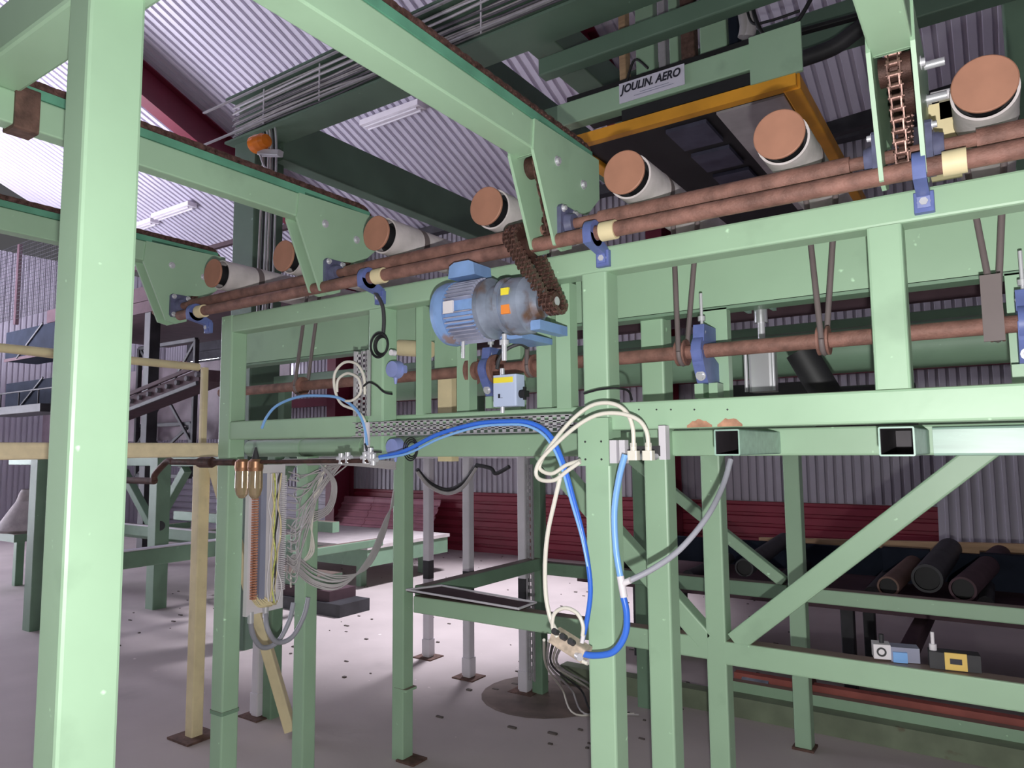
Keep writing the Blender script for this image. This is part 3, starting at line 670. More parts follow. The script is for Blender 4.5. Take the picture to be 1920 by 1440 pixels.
for i in range(8):
    MB().tube([at('Y', 2.40, 530, 862+i*1.5), at('Y', 2.41, 640, 860+i*1.6), at('Y', 2.43, 742, 866+i*2)], .0035, n=6, k=3).build('cable', GREYC, lm)
for a_, lb in (((470, 1160), 'left grey flexible conduit hanging in a loop under the wiring panel'), ((498, 1150), 'right grey flexible conduit hanging in a loop under the wiring panel')):
    P = [at('Y', 2.10 if a_[0] < 480 else 2.16, *a_), at('Y', 2.14, a_[0]+4, a_[1]+30), at('Y', 2.22, a_[0]+22, a_[1]+54), at('Y', 2.3, a_[0]+50, a_[1]+44), at('Y', 2.36, a_[0]+72, a_[1]+5), at('Y', 2.38, a_[0]+80, a_[1]-30)]
    o_ = thing('flexible_conduit', P[0], lb, 'conduit', 'conduit loops under the wiring panel')
    MB().tube(P, .0115, n=10, k=7).build('sleeve', GREYH, o_)
    MB().cyl(P[0] + V((0, 0, .03)), P[0] - V((0, 0, .02)), .0135, n=10).build('gland', STEEL, o_)
# black cable bunch to the right of the 757 post
for i in range(2):
    P = [at('Y', 3.6, 782, 880+i*4), at('Y', 3.7, 805, 905+i*6), at('Y', 3.8, 838, 918+i*7), at('Y', 3.8, 868, 905+i*8), at('Y', 3.8, 893, 874+i*2)]
    tag(MB().tube(P, .013, n=8, k=6).build('sagging_cable', (DARK, GREYC)[i]), ['dark sagging cable between the white posts', 'grey sagging cable just under the dark one between the white posts'][i], 'cable')
hose('sagging_cable', [(893, 872, 3.8), (920, 878, 3.8), (930, 888, 3.8), (955, 875, 3.8)], .013, DARK, 'short dark sagging cable right of the second white post', 'cable')

# ------------------------------------------------------------------ air line with two filter bowls
YA = 1.90
pp = thing('air_pipe', at('Y', YA, 560, 862), 'thin dark rusty compressed air pipe level with the lower rail', 'pipe')
P = [at('X', -3.3, 240, 902), at('X', -3.3, 300, 900)]
a1 = at('Y', YA, 290, 902); a2 = at('Y', YA, 310, 866)
MB().tube([a1 + V((-.5, 0, 0)), a1], .016, n=10, k=1).build('pipe', RUSTD, pp)
MB().tube([a1, a1 + V((.0, 0, .03)), a2 + V((.01, 0, 0)), a2 + V((.06, 0, 0))], .015, n=10, k=5).build('elbow', RUSTD, pp)
MB().tube([a2 + V((.05, 0, 0)), at('Y', YA, 440, 867)], .014, n=10, k=1).build('pipe', RUSTD, pp)
MB().tube([at('Y', YA, 490, 866), at('Y', YA, 690, 864)], .0085, n=10, k=1).build('pipe', RUSTD, pp)
MB().cyl(at('Y', YA, 375, 867), at('Y', YA, 398, 867), .024, n=8).build('union', RUSTD, pp)
for px, lb in ((455, 'left smoked filter bowl with a coppery head on the air pipe'), (479, 'right smoked filter bowl with a coppery head on the air pipe')):
    c = at('Y', YA, px, 872); o = thing('air_filter', c, lb, 'filter', 'pair of filter bowls')
    MB().lathe(c + V((0, 0, .025)), (0, 0, -1), [(0, 0), (0, .02), (.01, .031), (.035, .033), (.05, .03), (.05, 0)], 24).build('head', COPPER, o)
    MB().lathe(c + V((0, 0, -.025)), (0, 0, -1), [(0, .030), (.07, .031), (.10, .024), (.115, .012), (.118, 0)], 24).build('bowl', BOWL, o)
    MB().lathe(c + V((0, 0, -.027)), (0, 0, -1), [(0, .012), (.05, .012), (.05, 0)], 14).build('element', WHITEP, o)
    if px > 460: MB().cyl(c + V((0, 0, .02)), c + V((0, 0, .075)), .018, .004, n=14).build('knob', DARK, o)
# fittings cluster at the left end of the blue hose
pf = thing('pipe_fittings', at('Y', YA, 670, 860), 'cluster of zinc pipe fittings at the left end of the dark blue hose', 'fitting')
for px, py in ((640, 860), (652, 858), (685, 858), (695, 850), (700, 862)): c = at('Y', YA, px, py); b = MB(); b.cyl(c + V((0, 0, -.02)), c + V((0, 0, .02)), .011, n=6); b.cyl(c + V((-.02, 0, 0)), c + V((.02, 0, 0)), .009, n=8); b.build('nipple', STEEL, pf)
tag(MB().bar(at('Y', 1.94, 688, 870), at('Y', 1.94, 688, 792), .022, .02).build('hose_bracket', WPOST), 'narrow grey upright strip beside the pale blue hose end', 'bracket')

# ------------------------------------------------------------------ hoses in front of the frame
hose('air_hose', [(712, 857), (760, 845), (820, 815), (890, 795), (950, 790), (995, 793), (1030, 815), (1055, 865), (1075, 935), (1092, 1000), (1103, 1060), (1107, 1110), (1101, 1160), (1092, 1200)], .0075, BLUEH, 'long dark blue air hose arching from the left fittings down the middle post', Y=1.88)
hose('air_hose', [(712, 860), (765, 850), (825, 822), (893, 801), (950, 796), (990, 799), (1024, 820), (1050, 868), (1071, 940), (1090, 1005), (1102, 1062)], .0045, LBLUEH, 'thin lighter blue hose tied along the long dark blue hose', Y=1.872)
hose('air_hose', [(1172, 852), (1160, 900), (1152, 960), (1155, 1030), (1164, 1085)], .0095, LBLUEH, 'pale blue hose from the valve fittings down to the tee', Y=1.87)
hose('air_hose', [(1168, 1116), (1175, 1150), (1172, 1190), (1150, 1222), (1115, 1229), (1088, 1225)], .0095, BLUEH, 'thick bright blue hose curving from the tee to the lower valve block', Y=1.87)
hose('air_hose', [(1370, 862, 2.2), (1355, 912, 2.15), (1325, 970, 2.05), (1275, 1030, 1.98), (1225, 1066, 1.92), (1182, 1088, 1.88)], .0085, GREYH, 'grey hose sagging from the right square tube to the tee')
t = thing('hose_tee', at('Y', 1.87, 1166, 1100), 'white three-way hose connector in front of the middle post', 'fitting')
MB().cyl(at('Y', 1.87, 1163, 1080), at('Y', 1.87, 1170, 1120), .0105, n=14).build('body', WHITEP, t)
MB().cyl(at('Y', 1.87, 1168, 1094), at('Y', 1.87, 1182, 1088), .009, n=14).build('branch', WHITEP, t)
hose('air_hose', [(1188, 838), (1186, 800), (1172, 770), (1145, 756), (1110, 760), (1075, 785), (1040, 825), (1016, 862), (1013, 880), (1035, 888), (1062, 872), (1088, 864)], .0062, WHITEH, 'upper white air hose looping over the middle post', Y=1.87)
hose('air_hose', [(1216, 838), (1212, 808), (1195, 786), (1160, 775), (1120, 778), (1080, 800), (1040, 835), (1012, 865), (1005, 888), (1015, 900), (1040, 900), (1065, 882), (1088, 866)], .0062, WHITEH, 'lower white air hose looping over the middle post', Y=1.862)
hose('air_hose', [(1052, 888), (1040, 940), (1027, 1000), (1022, 1060), (1024, 1120), (1034, 1165), (1048, 1190)], .0068, WHITEH, 'straight hanging white hose ending at the lower valve block', Y=1.865)
hose('air_hose', [(1045, 1195), (1036, 1175), (1040, 1150), (1060, 1140), (1082, 1150), (1093, 1172), (1092, 1192)], .0058, WHITEH, 'small white hose loop above the lower valve block', Y=1.86)
hose('air_hose', [(491, 803), (500, 782), (520, 760), (560, 744), (600, 742), (635, 746), (665, 765), (682, 795), (688, 835)], .0058, LBLUEH, 'pale blue hose arching across the left bay', Y=1.93)
hose('air_hose', [(688, 830), (684, 790), (668, 770), (640, 757), (628, 730), (628, 700), (645, 680), (668, 682), (682, 705), (684, 740)], .0055, WHITEH, 'white hose making the big loop left of the slotted tray', Y=1.935)
hose('air_hose', [(632, 735), (634, 712), (652, 700), (672, 710), (676, 735), (662, 750), (648, 752)], .0052, WHITEH, 'white hose making the small loop left of the slotted tray', Y=1.925)
hose('black_cable', [(682, 724, 1.93), (692, 717, 1.93), (705, 722, 1.93), (720, 735, 1.93), (735, 739, 1.93)], .004, BLACK, 'short curved black cable crossing the upright slotted tray', 'cable')
hose('black_cable', [(678, 528, 1.93), (700, 545, 1.94), (716, 570, 1.95), (720, 600, 1.955), (718, 632, 1.955)], .0075, DARK, 'dark cable dropping from the shaft bearing to the coil', 'cable')
cl = thing('cable_coil', at('Y', 1.95, 716, 648), 'small coil of black cable hanging on the left upright', 'cable coil')
c = at('Y', 1.95, 716, 648)
for i in range(5):
    rr = .030 + .004*i; ox = random.uniform(-.004, .004)
    MB().tube([c + V((ox + rr*math.cos(t_/12*2*math.pi), -.004*i, rr*math.sin(t_/12*2*math.pi)*1.05)) for t_ in range(13)], .0028, n=6, k=4).build('turn', BLACK, cl)
c2 = at('Y', 1.93, 772, 842)
cl = thing('cable_coil', c2, 'thin dark cable loops hanging beside the lower blue sensor', 'cable coil')
for i in range(3):
    rr = .022 + .006*i; MB().tube([c2 + V((rr*math.cos(t_/12*2*math.pi), -.003*i, rr*math.sin(t_/12*2*math.pi)*1.2)) for t_ in range(13)], .0026, n=6, k=4).build('turn', BLACK, cl)
hose('black_cable', [(1095, 738, 1.93), (1125, 730, 1.925), (1158, 728, 1.93), (1178, 733, 2.0), (1185, 750, 2.03)], .0035, BLACK, 'thin black cable wrapped round the middle post', 'cable')
hose('grey_cable', [(700, 858, 1.9), (690, 850, 1.9), (684, 832, 1.92), (692, 845, 1.9), (715, 848, 1.9)], .0035, DARK, 'short black lead beside the left fittings', 'cable')
# upper valve with two quick fittings, right of the middle post
vb = thing('pneumatic_valve', at('Y', 1.93, 1190, 845), 'grey pneumatic valve with two cream elbow fittings right of the middle post', 'valve')
a_ = at('Y', 1.94, 1147, 868); b_ = at('Y', 1.94, 1235, 826)
MB().box(a_.x, b_.x, 1.93, 1.985, a_.z+.02, b_.z-.015).build('body', DARK, vb)
for px, wd in ((1155, .022), (1172, .018)): c = at('Y', 1.925, px, 846); MB().box(c.x-wd/2, c.x+wd/2, 1.905, 1.93, c.z-.035, c.z+.032).build('solenoid', WPOST, vb)
for px in (1188, 1216):
    c = at('Y', 1.88, px, 853); MB().bar(c + V((0, 0, -.015)), c + V((0, 0, .012)), .030, .026, up=(0, 1, 0), r=.004).build('elbow_fitting', mat_fit if 'mat_fit' in globals() else WHITEH, vb)
    MB().cyl(c + V((0, 0, .012)), c + V((0, 0, .034)), .0095, n=14).build('hose_nut', WHITEH, vb)
    MB().cyl(c + V((0, .01, -.005)), c + V((0, .05, -.005)), .010, n=12).build('nipple', STEEL, vb)
MB().box(at('Y', 1.93, 1230, 826).x, at('Y', 1.93, 1243, 826).x, 1.95, 1.98, at('Y', 1.93, 1236, 862).z, 1.665).build('bracket', WPOST, vb)
# lower valve block, tilted, tied to the post
vl = thing('pneumatic_valve', at('Y', 1.88, 1070, 1210), 'dirty cream valve block hanging askew left of the middle post', 'valve')
a_ = at('Y', 1.885, 1040, 1190); b_ = at('Y', 1.885, 1100, 1228)
MB().bar(a_, b_, .05, .042, r=.005).build('body', mat('dirty_cream_metal', (.55, .45, .36), .55, var=.35, scale=40), vl)
for f_ in (.2, .45, .7): q = a_.lerp(b_, f_); MB().cyl(q + V((0, -.02, .02)), q + V((0, -.04, .03)), .009, n=12).build('port', DARK, vl)
q = b_; MB().cyl(q + V((-.02, -.02, 0)), q + V((-.005, -.03, 0)), .011, n=12).build('hose_nut', STEEL, vl)
MB().tube([at('Y', 1.87, 1072, 1222), at('Y', 1.87, 1090, 1238), at('Y', 1.87, 1102, 1244)], .006, n=8, k=4).build('strap', WHITEH, vl)
MB().cyl(at('Y', 1.865, 1091, 1205), at('Y', 1.865, 1094, 1190), .0065, n=10).build('push_fitting', WHITEP, vl)

# ------------------------------------------------------------------ pneumatic cylinder in the right bay
pc = thing('air_cylinder', at('Y', 2.5, 1423, 700), 'bright aluminium air cylinder with a fork hanging in the right bay', 'cylinder')
YP = 2.45
a_ = at('Y', YP, 1403, 735); b_ = at('Y', YP, 1447, 655); cx_ = (a_.x+b_.x)/2
MB().bar((cx_, YP+.04, a_.z), (cx_, YP+.04, b_.z), b_.x-a_.x, .075, up=(0, 1, 0), r=.012).build('barrel', ALU, pc)
MB().cyl((cx_-.045, YP-.005, a_.z), (cx_-.045, YP-.005, b_.z+.01), .006, n=10).build('tie_rod', STEEL, pc)
MB().cyl((cx_+.045, YP-.005, a_.z), (cx_+.045, YP-.005, b_.z+.01), .006, n=10).build('tie_rod', STEEL, pc)
MB().cyl((cx_, YP+.04, b_.z), (cx_, YP+.04, b_.z+.17), .012).build('rod', STEEL, pc)
MB().cyl((cx_, YP+.04, b_.z+.10), (cx_, YP+.04, b_.z+.15), .022).build('rod_nut', ALU, pc)
for s_ in (-1, 1): MB().box(cx_+s_*.042-.006, cx_+s_*.042+.006, YP, YP+.06, b_.z+.14, b_.z+.26).build('fork', GP, pc)
MB().cyl((cx_-.085, YP+.03, b_.z+.185), (cx_+.06, YP+.03, b_.z+.185), .008, n=10).build('pin', STEEL, pc)
MB().cyl((cx_+.11, YP+.10, b_.z+.0), (cx_+.20, YP+.13, a_.z-.05), .05, n=16).build('rubber_bellows', BLACK, pc)
# dark motor / box bits deeper in the bays
b = MB(); b.box(-1.0, -.62, 3.0, 3.3, 1.70, 1.86); b.cyl((-.6, 3.1, 1.75), (-.25, 3.1, 1.75), .09); tag(b.build('dark_gearbox', DARK), 'dark gearbox deep behind the air cylinder', 'gearbox')

# ------------------------------------------------------------------ limit switches on the right cross beam
ls = thing('limit_switch', at('Y', 2.87, 1673, 1230), 'blue-grey limit switch lying on the beam at right', 'switch')
q = at('Z', .842, 1672, 1236); 
M4 = Matrix.Translation(q) @ Matrix.Rotation(.25, 4, 'Z')
for nm, (x0, x1, y0, y1, z0, z1), mm in (('body', (-.005, .085, -.03, .03, 0, .05), GREYP), ('head', (-.06, -.005, -.03, .03, .005, .055), WHITEP), ('cover', (.0, .045, -.04, -.03, .0, .035), LBLUEH)):
    b = MB().box(x0, x1, y0, y1, z0, z1); b.v = [M4 @ V(v) for v in b.v]; b.build(nm, mm, ls)
b = MB(); b.cyl((-.03, 0, .05), (-.03, 0, .085), .008, n=12); b.lathe((-.035, -.031, .03), (0, -1, 0), [(0, .016), (.002, .016), (.002, .010), (0, .010)], 18); b.v = [M4 @ V(v) for v in b.v]; b.build('plunger', DARK, ls)
ls = thing('limit_switch', at('Y', 2.87, 1785, 1240), 'dark limit switch with a yellow plate lying on the beam at right', 'switch')
q = at('Z', .842, 1780, 1252); M4 = Matrix.Translation(q) @ Matrix.Rotation(.15, 4, 'Z')
for nm, (x0, x1, y0, y1, z0, z1), mm in (('body', (-.06, .09, -.03, .03, 0, .055), DARK), ('yellow_plate', (-.015, .05, -.036, -.03, .002, .058), mat('ochre_plate', (.80, .55, .14), .5, var=.08)), ('printed_label', (.0, .035, -.0375, -.036, .022, .040), INK)):
    b = MB().box(x0, x1, y0, y1, z0, z1); b.v = [M4 @ V(v) for v in b.v]; b.build(nm, mm, ls)
b = MB(); b.cyl((-.045, 0, .055), (-.045, 0, .075), .012, n=12); b.cyl((-.045, 0, .075), (-.045, 0, .115), .006, n=12); b.v = [M4 @ V(v) for v in b.v]; b.build('plunger', WHITEP, ls)

# ------------------------------------------------------------------ back frame, white posts, right lower conveyor
bf = thing('back_frame', (-1.0, 4.15, 0), 'rear green support frame with the foot post at lower right', 'frame')
tube_part('post', (-.95, 4.16, 0), (-.95, 4.16, 1.62), parent=bf, w=.085, h=.085)
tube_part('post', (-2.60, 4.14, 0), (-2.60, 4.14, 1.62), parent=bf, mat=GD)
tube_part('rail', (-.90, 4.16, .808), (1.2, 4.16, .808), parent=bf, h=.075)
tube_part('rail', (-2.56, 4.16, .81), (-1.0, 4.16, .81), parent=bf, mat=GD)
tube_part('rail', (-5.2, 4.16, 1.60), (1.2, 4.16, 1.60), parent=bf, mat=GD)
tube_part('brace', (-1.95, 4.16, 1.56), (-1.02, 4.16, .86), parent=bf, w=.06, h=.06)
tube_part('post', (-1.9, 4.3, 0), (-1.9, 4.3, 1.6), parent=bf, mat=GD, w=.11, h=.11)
MB().box(-1.005, -.895, 4.105, 4.215, 0, .012).build('foot_plate', ENDR, bf)
for (px, py), lb, h1 in (((803, 1232), 'left one of the two slim white posts on the bright floor', 1.62), ((879, 1270), 'right one of the two slim white posts on the bright floor', 1.62), ((985, 1297), 'slim white post beside the rear green post', 1.62), ((484, 1342), 'short white post behind the wiring panel', 1.0)):
    c = at('Z', 0, px, py); o = thing('white_post', c, lb, 'post', 'slim white square posts')
    MB().bar(c + V((0, 0, .008)), c + V((0, 0, h1)), .062, .062).build('shaft', WPOST, o)
    MB().bar(c + V((0, 0, .02)), c + V((0, 0, .14)), .074, .074).build('sleeve', WPOST, o)
    MB().box(c.x-.09, c.x+.09, c.y-.08, c.y+.08, 0, .008).build('foot_plate', ENDR, o)
    if h1 > 1.1: MB().bar(c + V((0, 0, .60)), c + V((0, 0, .74)), .0635, .0635).build('dark_band', DARK, o)
tag(MB().bar((-5.6, 4.2, 1.565), (-2.5, 4.12, 1.565), .05, .05).build('white_beam', WPOST), 'long thin white beam resting on the slim white posts', 'beam')
# low conveyor lying on the floor at right
lc = thing('floor_conveyor', (-.3, 4.9, 0), 'low dirty green conveyor lying along the floor at right', 'conveyor')
MB().box(-2.6, 1.5, 4.40, 4.50, 0, .115).build('base_beam', OLIVE, lc)
MB().box(-1.45, 1.5, 4.50, 4.56, .10, .175).build('upper_beam', G, lc)
MB().box(-1.45, 1.5, 4.58, 4.64, .165, .205).build('rust_red_strip', mat('rust_red_paint', (.36, .10, .08), .6, var=.2), lc)
for X in (-1.3, 0.0, 1.2): MB().box(X-.04, X+.04, 4.58, 4.66, 0, .165).build('leg', G, lc)
MB().box(-2.6, 1.5, 5.5, 5.6, 0, .12).build('base_beam', OLIVE, lc)
hose('loose_wire', [(1398, 1420, 3.9), (1420, 1428, 3.9), (1436, 1440, 3.9)], .004, BLACK, 'thin black wire lying on the floor at the bottom edge', 'wire')
# small drive on the floor conveyor
q = at('Y', 4.6, 1428, 1292); sm = thing('small_motor', q, 'small blue-grey motor with a yellow sticker low behind the right post', 'motor')
MB().cyl(q + V((-.11, 0, 0)), q + V((.05, 0, 0)), .065).build('body', MOTG, sm); MB().cyl(q + V((.05, 0, 0)), q + V((.13, 0, 0)), .05, .03).build('gearbox', MOTG, sm)
MB().box(q.x-.02, q.x+.02, q.y-.069, q.y-.06, q.z-.03, q.z+.03).build('sticker', YEL, sm)
MB().cyl(q + V((.20, .02, .03)), q + V((.30, .02, .03)), .085).build('rusty_drum', RUSTD, sm)
MB().box(q.x-.12, q.x+.3, q.y+.0, q.y+.1, .0, q.z-.06).build('bracket', OLIVE, sm)
# dark rollers / logs lying across behind the right frame
for i, (a_, b_, rr, mm, lb) in enumerate(((at('Z', .80, 1738, 1085), at('Z', .80, 1780, 1030), .085, DARK, 'dark hollow pipe lying across the rear conveyor'),
        (at('Z', .78, 1805, 1105), at('Z', .78, 1880, 1035), .07, PURP, 'dark purple-brown pipe right of the hollow pipe'),
        (at('Z', .76, 1665, 1100), at('Z', .76, 1725, 1045), .06, mat('brown_pipe', (.16, .09, .07), .6), 'brown pipe left of the hollow pipe'),
        (at('Z', .80, 1395, 1065), at('Z', .80, 1470, 1012), .06, DARK, 'dark pipe seen through the left diagonal brace'))):
    o = thing('steel_pipe', a_, lb, 'pipe', 'dark pipes lying across the rear conveyor')
    MB().lathe(a_, (b_-a_), [(.0, rr*.82), (0, rr), ((b_-a_).length, rr), ((b_-a_).length, 0)], 26).build('shell', mm, o)
    d_ = (b_-a_).normalized(); MB().cyl(a_ + d_*.02, a_ + d_*.3, rr*.8, rr*.8, n=20).build('bore', BLACK, o)
rc = thing('rear_conveyor', (-.3, 5.6, 0), 'dark rear conveyor with navy side sheets behind the right frame', 'conveyor')
MB().box(-2.9, 1.6, 6.3, 6.36, .55, .80).build('side_sheet', NAVY, rc)
MB().box(-2.9, 1.6, 5.2, 6.3, .53, .59).build('deck', PURP, rc)
for X in (-2.4, -.9, .5, 1.4): MB().bar((X, 5.3, 0), (X, 5.3, .56), .08, .08).build('leg', DARK, rc); MB().bar((X, 6.2, 0), (X, 6.2, .56), .08, .08).build('leg', DARK, rc)
MB().bar((-.50, 4.62, .42), (-.46, 6.3, .46), .08, .10).build('lower_bar', PURP, rc)
for i in range(7): MB().cyl((-2.6+i*.62, 5.25, .645), (-2.6+i*.62, 6.25, .645), .045, n=16).build('cross_roller', DARK, rc)
for xx in (-.75, -.15, .25): MB().box(xx, xx+.3, 5.9, 6.0, .62, .86).build('navy_box', NAVY, rc)
o = thing('timber_plank', (-.4, 6.6, .8), 'long pale timber plank lying level across the right background', 'plank')
MB().bar(at('Y', 6.6, 1425, 1020), at('Y', 6.6, 1925, 1035), .05, .12, r=.004).build('board', WOOD, o)
b = MB(); P = ribs(at('Y', 8.3, 1752, 900).x, at('Y', 8.3, 1752, 900).x + 2.2, .1, .02); sheet(b, P, lambda u_, d_, t_: (u_, (8.3 if t_ == 0 else 8.75) - d_, (.12 if t_ == 0 else 2.1)))
tag(b.build('leaning_sheet', LAV), 'pale corrugated sheet leaning on the red wall at right', 'sheet')
for k in range(3):
    x0 = -9.75 + k*.75; b = MB(); P = ribs(0, .80, .13, .03); sheet(b, P, lambda u_, d_, t_, x0=x0: ((x0 if t_ == 0 else x0+.74), 8.55 + u_*.55 - d_, .03 + u_*.86))
    tag(b.build('leaning_sheet', PINK), ['left', 'middle', 'right'][k] + ' one of three faded red ribbed sheets leaning on the red wall', 'sheet', 'faded red sheets leaning on the wall')
# low green table in the lit area
lt = thing('low_table', (-7.6, 6.7, 0), 'low dark green table with a pale top beside the bright floor patch', 'table')
MB().box(-9.2, -6.1, 6.0, 7.5, .46, .50).build('table_top', mat('pale_table_top', (.55, .50, .49), .7), lt); MB().box(-9.2, -6.12, 6.02, 6.07, .26, .46).build('apron', GD, lt); MB().box(-6.17, -6.12, 6.07, 7.48, .26, .46).build('apron', GD, lt)  # top in a paler colour than the green apron
for X, Y in ((-9.0, 6.2), (-6.4, 6.2), (-6.4, 7.3), (-9.0, 7.3)): MB().bar((X, Y, 0), (X, Y, .46), .09, .09).build('leg', GD, lt)
sg = thing('stacked_steel', (-5.4, 4.6, 0), 'dark stack of steel sections on the floor behind the wiring panel', 'steel stack')
for i, (x0, x1, y0, y1, z0, z1) in enumerate(((-7.2, -5.35, 4.9, 5.3, 0, .12), (-7.2, -5.55, 4.95, 5.3, .12, .22), (-7.2, -5.75, 5.0, 5.3, .22, .34))): MB().box(x0, x1, y0, y1, z0, z1).build('section', (DARK, PURP, GD)[i], sg)

# ------------------------------------------------------------------ left: cream rails and yellow post
yp = thing('handrail_post', (-3.86, 2.46, 0), 'cream handrail post with a foot plate left of the frame', 'post')
MB().bar((-3.86, 2.46, .01), (-3.86, 2.46, 1.56), .07, .07).build('shaft', CREAM, yp)
MB().box(-3.96, -3.76, 2.36, 2.56, 0, .012).build('foot_plate', ENDR, yp)
MB().bar((-3.86, 2.46, 1.56), (-3.86, 2.46, 2.10), .035, .035).build('thin_shaft', CREAM, yp)
MB().cyl((-3.86, 2.42, 2.10), (-3.86, 1.0, 2.10), .022, n=14).build('handrail', CREAM, yp)
b = MB().bar((-3.80, 2.50, 1.52), (-3.41, 2.77, .03), .06, .06); tag(b.build('slanting_brace', CREAM), 'cream brace slanting to the floor behind the wiring panel', 'brace')
tag(MB().bar((-3.2, -.2, 1.613), (-3.2, 2.12, 1.613), .04, .068, r=.012).build('cream_bar', TIMB), 'thick cream bar level with the lower rail, ending at the left post', 'bar')
tag(MB().tube([at('X', -4.6, 0, 652), at('X', -4.6, 45, 657), at('X', -4.6, 100, 664)], .026, n=10, k=4).build('wrapped_rail', CREAM), 'cream wrapped rail left of the close post', 'rail')

# ------------------------------------------------------------------ left background: green frame, mezzanine, sack, incline
lf = thing('outfeed_frame', (-7.4, 4.3, 0), 'dark green outfeed frame with V braces behind the close post', 'frame')
XL0, XL1 = -9.5, -6.3
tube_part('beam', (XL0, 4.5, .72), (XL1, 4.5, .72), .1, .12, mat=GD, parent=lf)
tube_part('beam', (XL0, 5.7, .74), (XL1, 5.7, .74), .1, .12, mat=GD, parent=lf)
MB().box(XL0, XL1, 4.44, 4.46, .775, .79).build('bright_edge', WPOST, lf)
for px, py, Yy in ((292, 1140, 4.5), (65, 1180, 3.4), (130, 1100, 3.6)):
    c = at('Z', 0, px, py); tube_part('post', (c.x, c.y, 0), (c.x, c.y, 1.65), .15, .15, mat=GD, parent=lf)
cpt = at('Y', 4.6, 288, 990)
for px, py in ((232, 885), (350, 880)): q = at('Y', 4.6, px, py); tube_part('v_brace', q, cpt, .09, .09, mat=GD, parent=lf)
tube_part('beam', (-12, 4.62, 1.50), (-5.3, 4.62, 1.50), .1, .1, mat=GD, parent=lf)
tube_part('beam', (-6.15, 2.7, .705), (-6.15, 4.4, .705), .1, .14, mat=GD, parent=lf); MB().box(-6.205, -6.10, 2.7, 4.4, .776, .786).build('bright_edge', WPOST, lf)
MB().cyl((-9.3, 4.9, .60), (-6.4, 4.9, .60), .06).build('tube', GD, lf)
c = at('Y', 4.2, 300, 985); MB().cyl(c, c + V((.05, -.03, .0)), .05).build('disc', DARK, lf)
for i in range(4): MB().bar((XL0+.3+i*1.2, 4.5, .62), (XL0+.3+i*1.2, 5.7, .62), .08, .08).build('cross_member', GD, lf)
# sack hopper
sk = thing('sack', at('Y', 4.0, 45, 960), 'grey woven sack hanging wide over a green stand at the left edge', 'sack')
c = at('Y', 4.0, 55, 990); b = MB()
prof = [(0, .34), (.03, .36), (.12, .30), (.25, .22), (.36, .15), (.46, .12), (.5, .10)]
b.lathe(c - V((0, 0, .03)), (0, 0, 1), prof, 22)
b.build('bag', SACK, sk)
MB().box(c.x-.36, c.x+.36, c.y-.3, c.y+.3, c.z-.12, c.z-.03).build('stand_top', GD, sk)
for dx in (-.25, .25): MB().bar((c.x+dx, c.y, 0), (c.x+dx, c.y, c.z-.1), .09, .09).build('stand_leg', GD, sk)
# mezzanine deck with mesh railing
mz = thing('mezzanine', (-9, 6.5, 0), 'dark mezzanine deck with mesh railing in the left background', 'platform')
zt = at('Y', 5.6, 60, 600).z
MB().box(-13.5, -5.9, 5.6, 5.72, zt-.12, zt+.1).build('edge_beam', PURP, mz)
MB().box(-13.5, -7.9, 5.6, 7.8, zt-.30, zt-.13).build('deck', PURP, mz)
zr = at('Y', 5.6, 50, 452).z
for px in (-70, 29, 128): X = at('Y', 5.6, px, 560).x; MB().box(X-.04, X+.04, 5.6, 5.66, zt, zr).build('railing_post', PURP, mz)
b = MB(); X0 = at('Y', 5.6, -70, 540).x; X1 = at('Y', 5.6, 128, 540).x
i = 0
while X0 + i*.07 < X1: b.box(X0+i*.07, X0+i*.07+.005, 5.61, 5.616, zt+.1, zr); i += 1
z = zt+.1
while z < zr: b.box(X0, X1, 5.605, 5.611, z, z+.005); z += .07
tag(b.build('wire_mesh', DARK, mz), None, None, kind='stuff')
MB().box(-13, -5.9, 5.59, 5.65, zt+.38, zt+.44).build('mid_rail', PURP, mz)
for X in (-12.2, -10.3): MB().bar((X, 5.7, 0), (X, 5.7, zt-.12), .16, .16).build('column', DARK, mz)
# X braced dark panel frames under the mezzanine
xb = thing('braced_frame', (-8, 6.2, 0), 'dark steel frame with X bracing under the mezzanine', 'frame')
def xpanel(x0, x1, z0, z1, Y):
    for (a_, b_) in (((x0, z0), (x1, z1)), ((x0, z1), (x1, z0))): MB().bar((a_[0], Y, a_[1]), (b_[0], Y, b_[1]), .03, .05).build('brace', DARK, xb)
    for X in (x0, x1): MB().bar((X, Y, z0), (X, Y, z1), .06, .07).build('upright', DARK, xb)
    for Z in (z0, z1): MB().bar((x0, Y, Z), (x1, Y, Z), .06, .06).build('crossbar', DARK, xb)
q0 = at('Y', 6.2, 262, 665); q1 = at('Y', 6.2, 342, 800); xpanel(q0.x, q1.x+.3, q1.z-.3, q0.z+.1, 6.2)
q0 = at('Y', 6.2, 255, 775); q1 = at('Y', 6.2, 352, 850); xpanel(q0.x, q1.x, q1.z-.35, q1.z+.45, 6.25)
MB().box(-15.5, -8.1, 6.45, 6.47, 1.8, 3.0).build('back_sheet', mat('dull_mauve_sheet', (.21, .16, .19), .6), xb)
